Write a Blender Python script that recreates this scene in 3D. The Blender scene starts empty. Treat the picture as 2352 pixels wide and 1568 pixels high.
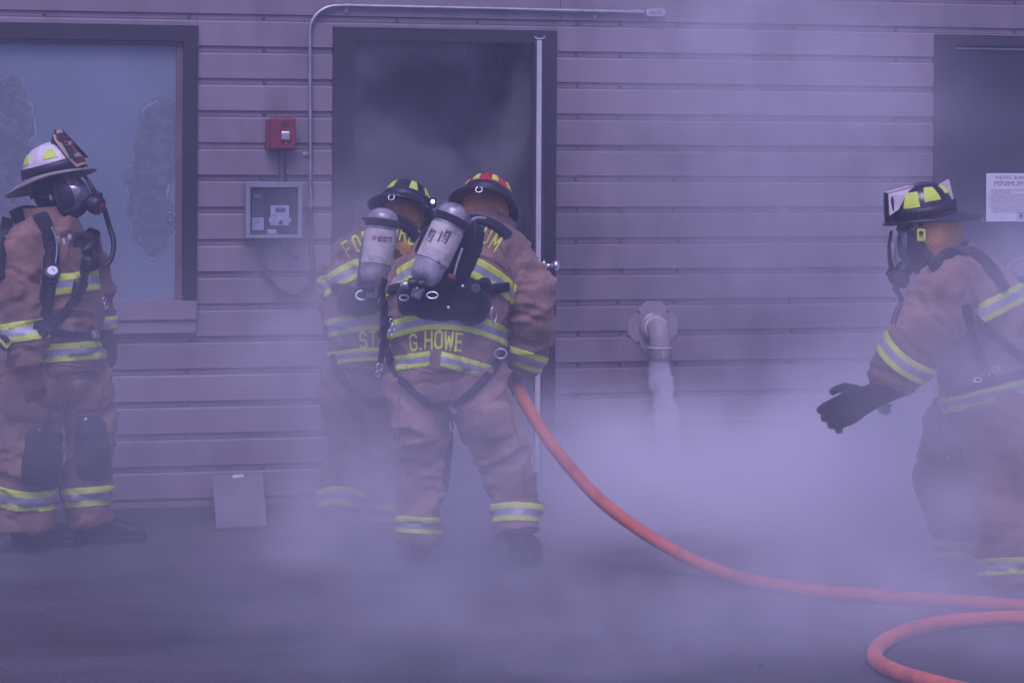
import bpy, bmesh, math, random
import numpy as np
from mathutils import Vector, Matrix, noise
from mathutils.bvhtree import BVHTree

random.seed(7)
scene = bpy.context.scene
COL = scene.collection
rad = math.radians

# ---------------------------------------------------------------- camera
# wall plane is y = 0, x runs along the wall, z up, the camera stands at negative y.
FPX = 5150.0                 # focal length in units of a 2352-unit wide frame
YAW, ROLL = rad(13.0), 0.005
DIST, EYE = 11.0, 1.69
CX, CY = 1176.0, 350.0
FWD = Vector((math.sin(YAW), math.cos(YAW), 0))
RGT = Vector((math.cos(YAW), -math.sin(YAW), 0))
CAM = -DIST * FWD + Vector((0, 0, EYE))
XC = RGT * math.cos(ROLL) + Vector((0, 0, 1)) * math.sin(ROLL)
YC = -RGT * math.sin(ROLL) + Vector((0, 0, 1)) * math.cos(ROLL)

cam_data = bpy.data.cameras.new('camera')
cam = bpy.data.objects.new('camera', cam_data)
COL.objects.link(cam)
m = Matrix((XC, YC, -FWD)).transposed().to_4x4()
m.translation = CAM
cam.matrix_world = m
cam_data.sensor_width = 36.0
cam_data.lens = 36.0 * FPX / 2352.0
cam_data.shift_y = -(784.0 - CY) / 2352.0
cam_data.clip_end = 500.0
cam_data.dof.use_dof = False
scene.camera = cam

# ---------------------------------------------------------------- light
SUN_EL, SUN_AZ = rad(56), rad(200)      # azimuth: direction towards the sun, measured from +y clockwise
world = bpy.data.worlds.new('World')
scene.world = world
world.use_nodes = True
wn = world.node_tree
wn.nodes.clear()
w_out = wn.nodes.new('ShaderNodeOutputWorld')
w_bg = wn.nodes.new('ShaderNodeBackground')
w_sky = wn.nodes.new('ShaderNodeTexSky')
w_sky.sky_type = 'NISHITA'
w_sky.sun_disc = False
w_sky.sun_elevation = SUN_EL
w_sky.sun_rotation = SUN_AZ
w_sky.air_density = 1.0
w_sky.dust_density = 4.0
w_sky.ozone_density = 1.0
w_mix = wn.nodes.new('ShaderNodeMix')
w_mix.data_type = 'RGBA'
w_mix.blend_type = 'MULTIPLY'
w_mix.inputs[0].default_value = 1.0
w_mix.inputs[7].default_value = (0.85, 0.76, 1.52, 1)   # violet cast of the whole photograph's light
wn.links.new(w_sky.outputs[0], w_mix.inputs[6])
wn.links.new(w_mix.outputs[2], w_bg.inputs[0])
w_bg.inputs[1].default_value = 0.10
wn.links.new(w_bg.outputs[0], w_out.inputs[0])

sun_data = bpy.data.lights.new('sun', 'SUN')
sun_data.energy = 1.2
sun_data.angle = rad(30)
sun_data.color = (0.75, 0.70, 1.0)
sun = bpy.data.objects.new('sun', sun_data)
COL.objects.link(sun)
sd = Vector((math.sin(SUN_AZ) * math.cos(SUN_EL), math.cos(SUN_AZ) * math.cos(SUN_EL), math.sin(SUN_EL)))
sun.rotation_euler = sd.to_track_quat('Z', 'Y').to_euler()
sun.location = sd * 30

vs = scene.view_settings
vs.view_transform = 'Standard'
vs.look = 'None'
vs.exposure = 0.20
vs.gamma = 1.0
vs.use_curve_mapping = False

cy = scene.cycles
cy.use_denoising = True
cy.volume_bounces = 10
cy.max_bounces = 12
cy.diffuse_bounces = 3
cy.glossy_bounces = 3
cy.transmission_bounces = 4
cy.transparent_max_bounces = 12
cy.volume_step_rate = 4.0
cy.use_adaptive_sampling = True
cy.adaptive_threshold = 0.02
cy.volume_max_steps = 256

# ---------------------------------------------------------------- positions
def at(u, v, d):
    """point at depth d (metres along the lens axis) seen at frame position u, v"""
    return CAM + FWD * d + XC * ((u - CX) / FPX * d) + YC * ((CY - v) / FPX * d)

def ray_dir(u, v):
    return (FWD + XC * ((u - CX) / FPX) + YC * ((CY - v) / FPX)).normalized()

def on_wall(u, v, y=0.0):
    r = ray_dir(u, v)
    return CAM + r * ((y - CAM.y) / r.y)

def on_ground(u, v, z=0.0):
    r = ray_dir(u, v)
    return CAM + r * ((z - CAM.z) / r.z)

def depth(p):
    return (p - CAM).dot(FWD)

def to_frame(p):
    q = p - CAM
    d = q.dot(FWD)
    return (CX + FPX * q.dot(XC) / d, CY - FPX * q.dot(YC) / d, d)

# ---------------------------------------------------------------- materials
def new_mat(name):
    mt = bpy.data.materials.new(name)
    mt.use_nodes = True
    return mt, mt.node_tree, mt.node_tree.nodes['Principled BSDF']

def N(nt, kind, **kw):
    n = nt.nodes.new(kind)
    for k, v in kw.items():
        setattr(n, k, v)
    return n

def ramp(nt, src, stops):
    r = N(nt, 'ShaderNodeValToRGB')
    els = r.color_ramp.elements
    while len(els) < len(stops):
        els.new(0.5)
    for e, (p, c) in zip(els, stops):
        e.position = p
        e.color = (c[0], c[1], c[2], 1) if hasattr(c, '__len__') else (c, c, c, 1)
    nt.links.new(src, r.inputs[0])
    return r.outputs[0]

def paint(name, col, col2=None, rough=0.6, metal=0.0, scale=6.0, stretch=(1, 1, 1), bump=0.0, bump_scale=60.0,
          detail=5.0, lo=0.35, hi=0.7, spec=0.5, sheen=0.0, rough2=None, coat=0.0):
    """a procedural surface: two tones mixed by noise, plus fine relief"""
    mt, nt, p = new_mat(name)
    tc = N(nt, 'ShaderNodeTexCoord')
    mp = N(nt, 'ShaderNodeMapping')
    mp.inputs['Scale'].default_value = stretch
    nt.links.new(tc.outputs['Object'], mp.inputs[0])
    if col2 is None:
        col2 = tuple(c * 0.78 for c in col)
    nz = N(nt, 'ShaderNodeTexNoise')
    nz.inputs['Scale'].default_value = scale
    nz.inputs['Detail'].default_value = detail
    nz.inputs['Roughness'].default_value = 0.6
    nt.links.new(mp.outputs[0], nz.inputs[0])
    c = ramp(nt, nz.outputs[0], [(lo, col2), (hi, col)])
    nt.links.new(c, p.inputs['Base Color'])
    if rough2 is None:
        p.inputs['Roughness'].default_value = rough
    else:
        nt.links.new(ramp(nt, nz.outputs[0], [(lo, rough2), (hi, rough)]), p.inputs['Roughness'])
    p.inputs['Metallic'].default_value = metal
    p.inputs['Specular IOR Level'].default_value = spec
    if sheen:
        p.inputs['Sheen Weight'].default_value = sheen
        p.inputs['Sheen Roughness'].default_value = 0.6
    if coat:
        p.inputs['Coat Weight'].default_value = coat
    if bump:
        n2 = N(nt, 'ShaderNodeTexNoise')
        n2.inputs['Scale'].default_value = bump_scale
        n2.inputs['Detail'].default_value = 4.0
        nt.links.new(mp.outputs[0], n2.inputs[0])
        b = N(nt, 'ShaderNodeBump')
        b.inputs['Strength'].default_value = bump
        b.inputs['Distance'].default_value = 0.004
        nt.links.new(n2.outputs[0], b.inputs['Height'])
        nt.links.new(b.outputs[0], p.inputs['Normal'])
    return mt

M = {}
M['siding'] = None
def siding_material():
    mt, nt, p = new_mat('painted_siding')
    tc = N(nt, 'ShaderNodeTexCoord')
    n1 = N(nt, 'ShaderNodeTexNoise'); n1.inputs['Scale'].default_value = 1.3; n1.inputs['Detail'].default_value = 6
    nt.links.new(tc.outputs['Object'], n1.inputs[0])
    mp = N(nt, 'ShaderNodeMapping'); mp.inputs['Scale'].default_value = (3, 3, 1.0)
    nt.links.new(tc.outputs['Object'], mp.inputs[0])
    n2 = N(nt, 'ShaderNodeTexNoise'); n2.inputs['Scale'].default_value = 2.2; n2.inputs['Detail'].default_value = 5
    nt.links.new(mp.outputs[0], n2.inputs[0])
    base = ramp(nt, n1.outputs[0], [(0.3, (0.240, 0.196, 0.207)), (0.7, (0.297, 0.245, 0.258))])
    soot = ramp(nt, n2.outputs[0], [(0.46, 0.0), (0.72, 1.0)])
    mx = N(nt, 'ShaderNodeMix', data_type='RGBA')
    ms = N(nt, 'ShaderNodeMath', operation='MULTIPLY'); ms.inputs[1].default_value = 0.75
    nt.links.new(soot, ms.inputs[0])
    nt.links.new(ms.outputs[0], mx.inputs[0])
    nt.links.new(base, mx.inputs[6])
    mx.inputs[7].default_value = (0.17, 0.135, 0.145, 1)
    oi = N(nt, 'ShaderNodeObjectInfo')
    mr = N(nt, 'ShaderNodeMix', data_type='RGBA', blend_type='MULTIPLY'); mr.inputs[0].default_value = 1
    nt.links.new(mx.outputs[2], mr.inputs[6]); nt.links.new(ramp(nt, oi.outputs['Random'], [(0.0, 0.90), (1.0, 1.06)]), mr.inputs[7])
    nt.links.new(mr.outputs[2], p.inputs['Base Color'])
    p.inputs['Roughness'].default_value = 0.5
    p.inputs['Specular IOR Level'].default_value = 0.35
    n3 = N(nt, 'ShaderNodeTexNoise'); n3.inputs['Scale'].default_value = 9; n3.inputs['Detail'].default_value = 3
    nt.links.new(tc.outputs['Object'], n3.inputs[0])
    b = N(nt, 'ShaderNodeBump'); b.inputs['Strength'].default_value = 0.12; b.inputs['Distance'].default_value = 0.02
    nt.links.new(n3.outputs[0], b.inputs['Height'])
    nt.links.new(b.outputs[0], p.inputs['Normal'])
    return mt
M['siding'] = siding_material()
M['screw'] = paint('screw_steel', (0.16, 0.13, 0.13), rough=0.55, metal=0.5, scale=40)
M['trim'] = paint('brown_trim', (0.030, 0.018, 0.021), (0.016, 0.011, 0.013), rough=0.6, scale=4, bump=0.1)
M['trim_light'] = paint('inner_trim', (0.20, 0.14, 0.135), (0.12, 0.085, 0.085), rough=0.55, scale=5)
M['sill'] = paint('sill_paint', (0.31, 0.255, 0.275), (0.23, 0.185, 0.2), rough=0.55, scale=3)
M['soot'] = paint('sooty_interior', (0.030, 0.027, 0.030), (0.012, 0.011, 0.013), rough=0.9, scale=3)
M['grey_panel'] = paint('grey_interior_panel', (0.20, 0.18, 0.17), (0.10, 0.09, 0.09), rough=0.8, scale=2)
M['door_dark'] = paint('dark_door', (0.030, 0.026, 0.032), (0.016, 0.014, 0.018), rough=0.5, scale=3, bump=0.08)
M['gasket'] = paint('pale_gasket', (0.62, 0.60, 0.60), (0.42, 0.40, 0.40), rough=0.5, scale=8)
M['steel'] = paint('galvanised_steel', (0.52, 0.52, 0.53), (0.34, 0.34, 0.35), rough=0.38, metal=0.75, scale=14)
M['chrome'] = paint('bright_steel', (0.85, 0.85, 0.85), (0.6, 0.6, 0.6), rough=0.2, metal=0.9, scale=20)
M['boxgrey'] = paint('grey_enamel', (0.30, 0.31, 0.33), (0.22, 0.23, 0.24), rough=0.5, scale=9)
M['conduit_grey'] = paint('grey_plastic_conduit', (0.105, 0.105, 0.115), (0.07, 0.07, 0.08), rough=0.55, scale=10)
M['red'] = paint('red_plastic', (0.26, 0.028, 0.036), (0.17, 0.019, 0.026), rough=0.4, scale=6)
M['white'] = paint('white_plastic', (0.78, 0.77, 0.76), (0.62, 0.61, 0.60), rough=0.45, scale=8)
M['black'] = paint('black_plastic', (0.014, 0.014, 0.016), (0.008, 0.008, 0.010), rough=0.45, scale=12)
M['pipe'] = paint('scorched_pipe', (0.56, 0.50, 0.47), (0.36, 0.31, 0.29), rough=0.45, scale=9)
M['pipe_white'] = paint('white_pipe', (0.74, 0.70, 0.68), (0.55, 0.50, 0.48), rough=0.4, scale=16)
M['plate'] = paint('plate_metal', (0.46, 0.41, 0.40), (0.32, 0.28, 0.28), rough=0.4, metal=0.2, scale=7)
M['lcd'] = paint('lcd', (0.10, 0.12, 0.10), rough=0.25)
M['ink'] = paint('ink', (0.02, 0.02, 0.025), rough=0.7)
M['paper'] = paint('sign_face', (0.80, 0.79, 0.78), (0.72, 0.71, 0.70), rough=0.4, scale=3)
M['board'] = paint('leaning_board', (0.235, 0.235, 0.25), (0.165, 0.165, 0.18), rough=0.6, scale=4)
M['asphalt'] = None
def asphalt_material():
    mt, nt, p = new_mat('asphalt')
    tc = N(nt, 'ShaderNodeTexCoord')
    n1 = N(nt, 'ShaderNodeTexNoise'); n1.inputs['Scale'].default_value = 0.9; n1.inputs['Detail'].default_value = 7; n1.inputs['Roughness'].default_value = 0.65
    n2 = N(nt, 'ShaderNodeTexNoise'); n2.inputs['Scale'].default_value = 90; n2.inputs['Detail'].default_value = 3
    mp = N(nt, 'ShaderNodeMapping'); mp.inputs['Scale'].default_value = (1.0, 2.2, 1.0)
    nt.links.new(tc.outputs['Object'], mp.inputs[0])
    nt.links.new(mp.outputs[0], n1.inputs[0])
    nt.links.new(tc.outputs['Object'], n2.inputs[0])
    a = ramp(nt, n1.outputs[0], [(0.35, (0.044, 0.040, 0.042)), (0.65, (0.100, 0.091, 0.091))])
    g = ramp(nt, n2.outputs[0], [(0.35, 0.55), (0.7, 1.45)])
    mx = N(nt, 'ShaderNodeMix', data_type='RGBA', blend_type='MULTIPLY'); mx.inputs[0].default_value = 1
    nt.links.new(a, mx.inputs[6]); nt.links.new(g, mx.inputs[7])
    nt.links.new(mx.outputs[2], p.inputs['Base Color'])
    p.inputs['Roughness'].default_value = 0.8
    b = N(nt, 'ShaderNodeBump'); b.inputs['Strength'].default_value = 0.35; b.inputs['Distance'].default_value = 0.004
    nt.links.new(n2.outputs[0], b.inputs['Height']); nt.links.new(b.outputs[0], p.inputs['Normal'])
    return mt
M['asphalt'] = asphalt_material()

# ---------------------------------------------------------------- mesh helpers
ORIGIN = {}

def set_props(o, label=None, cat=None, group=None, kind=None):
    if label: o['label'] = label
    if cat: o['category'] = cat
    if group: o['group'] = group
    if kind: o['kind'] = kind
    return o

def thing(name, loc, label, cat, group=None):
    o = bpy.data.objects.new(name, None)
    o.empty_display_size = 0.1
    COL.objects.link(o)
    o.location = loc
    ORIGIN[o.name] = Vector(loc)
    return set_props(o, label, cat, group)

class MB:
    """collects geometry in world coordinates and links it as ONE mesh object"""
    def __init__(self):
        self.v, self.f, self.mi, self.cur = [], [], [], 0
    def add(self, vs, fs):
        n = len(self.v)
        self.v += [Vector(p) for p in vs]
        self.f += [tuple(i + n for i in q) for q in fs]
        self.mi += [self.cur] * len(fs)
        return self
    def box(self, lo, hi):
        x0, y0, z0 = lo; x1, y1, z1 = hi
        vs = [(x0, y0, z0), (x1, y0, z0), (x1, y1, z0), (x0, y1, z0), (x0, y0, z1), (x1, y0, z1), (x1, y1, z1), (x0, y1, z1)]
        return self.add(vs, [(0, 3, 2, 1), (4, 5, 6, 7), (0, 1, 5, 4), (1, 2, 6, 5), (2, 3, 7, 6), (3, 0, 4, 7)])
    def rbox(self, c, size, rot=None, b=0.004):
        """box with chamfered edges"""
        hx, hy, hz = (s / 2 for s in size)
        b = min(b, hx * .9, hy * .9, hz * .9)
        bm = bmesh.new()
        bmesh.ops.create_cube(bm, size=1.0)
        for q in bm.verts:
            q.co = Vector((q.co.x * 2 * hx, q.co.y * 2 * hy, q.co.z * 2 * hz))
        bmesh.ops.bevel(bm, geom=list(bm.edges), offset=b, segments=2, affect='EDGES', profile=0.5)
        mt = Matrix.Translation(Vector(c)) @ (rot.to_4x4() if rot else Matrix.Identity(4))
        bm.transform(mt)
        bm.verts.index_update()
        self.add([q.co.copy() for q in bm.verts], [tuple(q.index for q in fc.verts) for fc in bm.faces])
        bm.free()
        return self
    def rings(self, rings, close=True, cap=True):
        n = len(rings[0])
        vs = [p for r in rings for p in r]
        fs = []
        for i in range(len(rings) - 1):
            for j in range(n if close else n - 1):
                k = (j + 1) % n
                fs.append((i * n + j, i * n + k, (i + 1) * n + k, (i + 1) * n + j))
        if cap and close:
            fs.append(tuple(reversed(range(n))))
            fs.append(tuple((len(rings) - 1) * n + j for j in range(n)))
        return self.add(vs, fs)
    def tube(self, pts, r, n=10, cap=True):
        pts = [Vector(p) for p in pts]
        rr = r if hasattr(r, '__len__') else [r] * len(pts)
        rings = []
        up = None
        for i, p in enumerate(pts):
            t = (pts[min(i + 1, len(pts) - 1)] - pts[max(i - 1, 0)])
            t = t.normalized() if t.length > 1e-9 else Vector((0, 0, 1))
            if up is None:
                a = Vector((0, 0, 1)) if abs(t.z) < 0.9 else Vector((1, 0, 0))
                up = (a - t * a.dot(t)).normalized()
            else:
                up = (up - t * up.dot(t)).normalized()
            s = t.cross(up)
            rings.append([p + (up * math.cos(2 * math.pi * j / n) + s * math.sin(2 * math.pi * j / n)) * rr[i] for j in range(n)])
        return self.rings(rings, cap=cap)
    def lathe(self, prof, mt, n=24):
        """profile [(radius, height)] turned round the local z axis of matrix mt"""
        rings = [[mt @ Vector((r * math.cos(2 * math.pi * j / n), r * math.sin(2 * math.pi * j / n), h)) for j in range(n)] for r, h in prof]
        return self.rings(rings)
    def prism(self, poly, off):
        off = Vector(off)
        n = len(poly)
        vs = [Vector(p) for p in poly] + [Vector(p) + off for p in poly]
        fs = [tuple(range(n)), tuple(reversed(range(n, 2 * n)))] + [(i, i + n, (i + 1) % n + n, (i + 1) % n) for i in range(n)]
        return self.add(vs, fs)
    def build(self, name, mats, parent=None, smooth=False, origin=None, auto=None, fix=True):
        root = parent
        while root is not None and root.parent is not None:
            root = root.parent
        org = Vector((0, 0, 0))
        if root is not None:
            org = ORIGIN[root.name]
        elif origin is not None:
            org = Vector(origin)
        me = bpy.data.meshes.new(name)
        me.from_pydata([tuple(p - org) for p in self.v], [], self.f)
        for mm in (mats if isinstance(mats, (list, tuple)) else [mats]):
            me.materials.append(mm)
        if any(self.mi):
            me.polygons.foreach_set('material_index', self.mi)
        if fix:
            bm = bmesh.new(); bm.from_mesh(me)
            bmesh.ops.recalc_face_normals(bm, faces=list(bm.faces))
            bm.to_mesh(me); bm.free()
        if smooth:
            me.polygons.foreach_set('use_smooth', [True] * len(me.polygons))
            if auto is not None:
                me.set_sharp_from_angle(angle=auto)
        me.update()
        o = bpy.data.objects.new(name, me)
        COL.objects.link(o)
        if parent is not None:
            o.parent = parent
        else:
            o.location = org
            ORIGIN[o.name] = org
        return o

def spline(pts, n=8):
    """Catmull-Rom through the points (Vectors or tuples of numbers)"""
    P = [Vector(p) for p in pts]
    P = [P[0] * 2 - P[1]] + P + [P[-1] * 2 - P[-2]]
    out = []
    for i in range(1, len(P) - 2):
        a, b, c, d = P[i - 1], P[i], P[i + 1], P[i + 2]
        for k in range(n):
            t = k / n
            out.append(0.5 * ((2 * b) + (c - a) * t + (2 * a - 5 * b + 4 * c - d) * t * t + (3 * b - a - 3 * c + d) * t ** 3))
    out.append(P[-2].copy())
    return out

def text_mesh(s, size, align='LEFT'):
    """flat letters: list of 2-D vertices and faces, from the built-in font"""
    cu = bpy.data.curves.new('lettering', 'FONT')
    cu.body = s; cu.size = size; cu.align_x = align; cu.fill_mode = 'FRONT'; cu.resolution_u = 2
    o = bpy.data.objects.new('lettering', cu)
    COL.objects.link(o)
    bpy.context.view_layer.update()
    me = bpy.data.meshes.new_from_object(o.evaluated_get(bpy.context.evaluated_depsgraph_get()))
    vs = [p.co.copy() for p in me.vertices]
    fs = [tuple(q.vertices) for q in me.polygons]
    bpy.data.objects.remove(o); bpy.data.curves.remove(cu); bpy.data.meshes.remove(me)
    return vs, fs
# ================================================================ ground
mb = MB()
mb.add([(-22, -24, 0), (22, -24, 0), (22, 14, 0), (-22, 14, 0)], [(0, 1, 2, 3)])
set_props(mb.build('ground', M['asphalt'], fix=False), kind='structure')

# ================================================================ burn building
MOD = 0.153
G0 = on_wall(1275, 412).z             # height of one groove between panels
building = thing('burn_building', (0, 0, 0), 'tan building clad in horizontal metal siding with dark brown door and window frames', 'building')

X_WIN1 = on_wall(452, 400).x; X_WIN0 = X_WIN1 - 1.62
Z_WIN_T = on_wall(452, 61).z; Z_WIN_B = on_wall(452, 757).z
X_D0 = on_wall(761, 400).x; X_D1 = on_wall(1273, 400).x; Z_D_T = on_wall(1015, 68).z
X_E0 = on_wall(2140, 300).x; X_E1 = X_E0 + 1.08; Z_E_T = on_wall(2141, 80).z
X_L, X_R, Z_TOP = -4.6, 5.6, G0 + MOD * 13
OPEN = [(X_WIN0, X_WIN1, Z_WIN_B, Z_WIN_T), (X_D0, X_D1, -1, Z_D_T), (X_E0, X_E1, -1, Z_E_T)]

def panel(x0, x1, z0, zlo, zhi, screws):
    """one siding panel: proud flat face with rolled edges, recessed flange above it"""
    j = random.uniform(-0.0012, 0.0012)
    y0, yf = -0.004, -0.024 + j
    fz = z0 + 0.121
    bot = max(z0, zlo)
    if zhi > fz + 0.02:
        prof = [(y0, bot), (yf + .004, bot), (yf, bot + .003), (yf, fz - .005), (yf + .005, fz), (y0 - .004, fz + .002),
                (y0 - .004, fz + .006), (y0 - .007, fz + .008), (y0 - .007, z0 + MOD - .0005), (y0, z0 + MOD - .0005)]
    else:
        top = min(fz, zhi)
        prof = [(y0, bot), (yf + .004, bot), (yf, bot + .003), (yf, top - .004), (yf + .004, top), (y0, top)]
    prof = [(a, z) for a, z in prof]
    nx = max(2, int((x1 - x0) / 0.3) + 1)
    rings = []
    for i in range(nx + 1):
        x = x0 + (x1 - x0) * i / nx
        w = 0.0016 * noise.noise(Vector((x * 1.1, z0 * 5, 3.3)))
        rings.append([(x, a + (w if a < y0 - .003 else 0), z + w * 0.6) for a, z in prof])
    p = MB().rings(rings).build('siding_panel', M['siding'], building)
    if zhi > fz + 0.02:
        for sx in screws:
            if x0 + 0.02 < sx < x1 - 0.02:
                s = bpy.data.objects.new('screw', SCREW)
                COL.objects.link(s)
                s.parent = p
                s.location = (sx + random.uniform(-.012, .012), y0 - .007, fz + 0.019)
    return p

sm = MB().lathe([(0.0009, -0.008), (0.0065, -0.0075), (0.0092, -0.005), (0.0098, 0.001)], Matrix.Rotation(rad(90), 4, 'X') @ Matrix.Scale(-1, 4, (0, 0, 1)), 10)
so = sm.build('screw', M['screw'])
SCREW = so.data
bpy.data.objects.remove(so)
SX = [on_wall(u, 400).x for u in (100, 435, 605, 905, 1090, 1326, 1424, 1551, 1815, 2050, 2330)] + [X_L + .4, X_R - .6]
X_SEAM = on_wall(1284, 60).x
k = -12
while True:
    z0 = G0 + MOD * k - 0.1365
    k += 1
    if z0 > Z_TOP - 0.02: break
    z1 = z0 + MOD
    if z1 < 0.03: continue
    zb = max(z0, 0.012)
    cuts = [X_L, X_R]
    segs = [(X_L, X_R, zb, z1)]
    for (a, b, lo, hi) in OPEN:
        out = []
        for (s0, s1, l, h) in segs:
            if h <= lo + 1e-4 or l >= hi - 1e-4 or s1 <= a or s0 >= b:
                out.append((s0, s1, l, h)); continue
            if s0 < a: out.append((s0, a, l, h))
            if s1 > b: out.append((b, s1, l, h))
            if h > hi + 0.012: out.append((max(s0, a), min(s1, b), hi, h))
            if l < lo - 0.012: out.append((max(s0, a), min(s1, b), l, lo))
        segs = out
    final = []
    for s in segs:
        if s[0] < X_SEAM - .1 and s[1] > X_SEAM + .1 and z0 > Z_D_T - 0.2:
            final += [(s[0], X_SEAM - .001, s[2], s[3]), (X_SEAM + .001, s[1], s[2], s[3])]
        else:
            final.append(s)
    for (s0, s1, l, h) in final:
        panel(s0 + .0006, s1 - .0006, z0, l, h, SX)

# wall core behind the panels, with the openings left free
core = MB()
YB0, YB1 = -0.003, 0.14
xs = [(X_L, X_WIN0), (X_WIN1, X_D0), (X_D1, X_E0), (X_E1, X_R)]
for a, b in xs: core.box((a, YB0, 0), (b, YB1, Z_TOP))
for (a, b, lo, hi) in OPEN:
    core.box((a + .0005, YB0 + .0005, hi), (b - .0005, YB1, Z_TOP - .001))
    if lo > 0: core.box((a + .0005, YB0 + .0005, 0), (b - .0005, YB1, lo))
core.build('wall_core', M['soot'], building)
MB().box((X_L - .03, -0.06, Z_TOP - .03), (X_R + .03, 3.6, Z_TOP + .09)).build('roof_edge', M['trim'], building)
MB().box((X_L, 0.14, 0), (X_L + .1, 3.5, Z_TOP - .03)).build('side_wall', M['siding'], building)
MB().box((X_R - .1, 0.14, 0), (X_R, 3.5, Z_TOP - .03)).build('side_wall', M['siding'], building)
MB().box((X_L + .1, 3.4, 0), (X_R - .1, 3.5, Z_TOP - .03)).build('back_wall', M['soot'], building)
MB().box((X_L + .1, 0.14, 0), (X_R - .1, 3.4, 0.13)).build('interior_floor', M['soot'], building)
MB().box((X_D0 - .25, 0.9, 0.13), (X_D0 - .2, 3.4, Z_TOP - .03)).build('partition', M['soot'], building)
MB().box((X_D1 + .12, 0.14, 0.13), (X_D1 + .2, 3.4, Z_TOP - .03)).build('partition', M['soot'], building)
for zz in range(6):   # upright ribs of the burn room lining, seen just inside the door
    xx = X_D1 + .115 - 0.0
    MB().box((xx - .02, 0.45 + zz * .45, 0.131), (xx + .004, 0.50 + zz * .45, 2.6)).build('lining_rib', M['soot'], building)
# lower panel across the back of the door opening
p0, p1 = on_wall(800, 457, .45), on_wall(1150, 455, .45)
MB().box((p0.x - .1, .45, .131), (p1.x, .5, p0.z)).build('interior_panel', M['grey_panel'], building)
# base flashing
for a, b in ((X_L, X_D0), (X_D1, X_E0), (X_E1, X_R)):
    MB().box((a, -0.034, 0.004), (b, -0.0065, 0.028)).build('base_flashing', M['siding'], building)

# ---------------------------------------------------------------- window
win = MB().box((X_WIN0, 0.02, Z_WIN_B + .13), (X_WIN1, 0.09, Z_WIN_B + .15)).build('window', M['trim'], building)
z_sill = on_wall(452, 689).z
zh = on_wall(430, 96).z
xj = on_wall(419, 400).x
xi = on_wall(404, 400).x
MB().box((X_WIN0, -0.042, zh), (X_WIN1, 0.06, Z_WIN_T)).build('window_head', M['trim'], win)
MB().box((xj, -0.040, z_sill + .0005), (X_WIN1 - .0005, 0.06, zh - .0005)).build('window_jamb', M['trim'], win)
MB().box((X_WIN0 + .0005, -0.040, z_sill + .0005), (X_WIN0 + .07, 0.06, zh - .0005)).build('window_jamb', M['trim'], win)
MB().box((xi, -0.010, z_sill + .0008), (xj - .0005, 0.055, zh - .018)).build('inner_frame', M['trim_light'], win)
MB().box((X_WIN0 + .071, -0.012, zh - .017), (xj - .0008, 0.055, zh - .0008)).build('inner_frame', M['trim_light'], win)
MB().box((X_WIN0 - .01, -0.055, on_wall(452, 731).z), (X_WIN1 - .002, 0.05, z_sill)).build('window_sill', M['sill'], win)
MB().box((X_WIN0 - .008, -0.043, Z_WIN_B - .01), (X_WIN1 - .004, -0.004, on_wall(452, 731).z - .0008)).build('apron_board', M['sill'], win)

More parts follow.
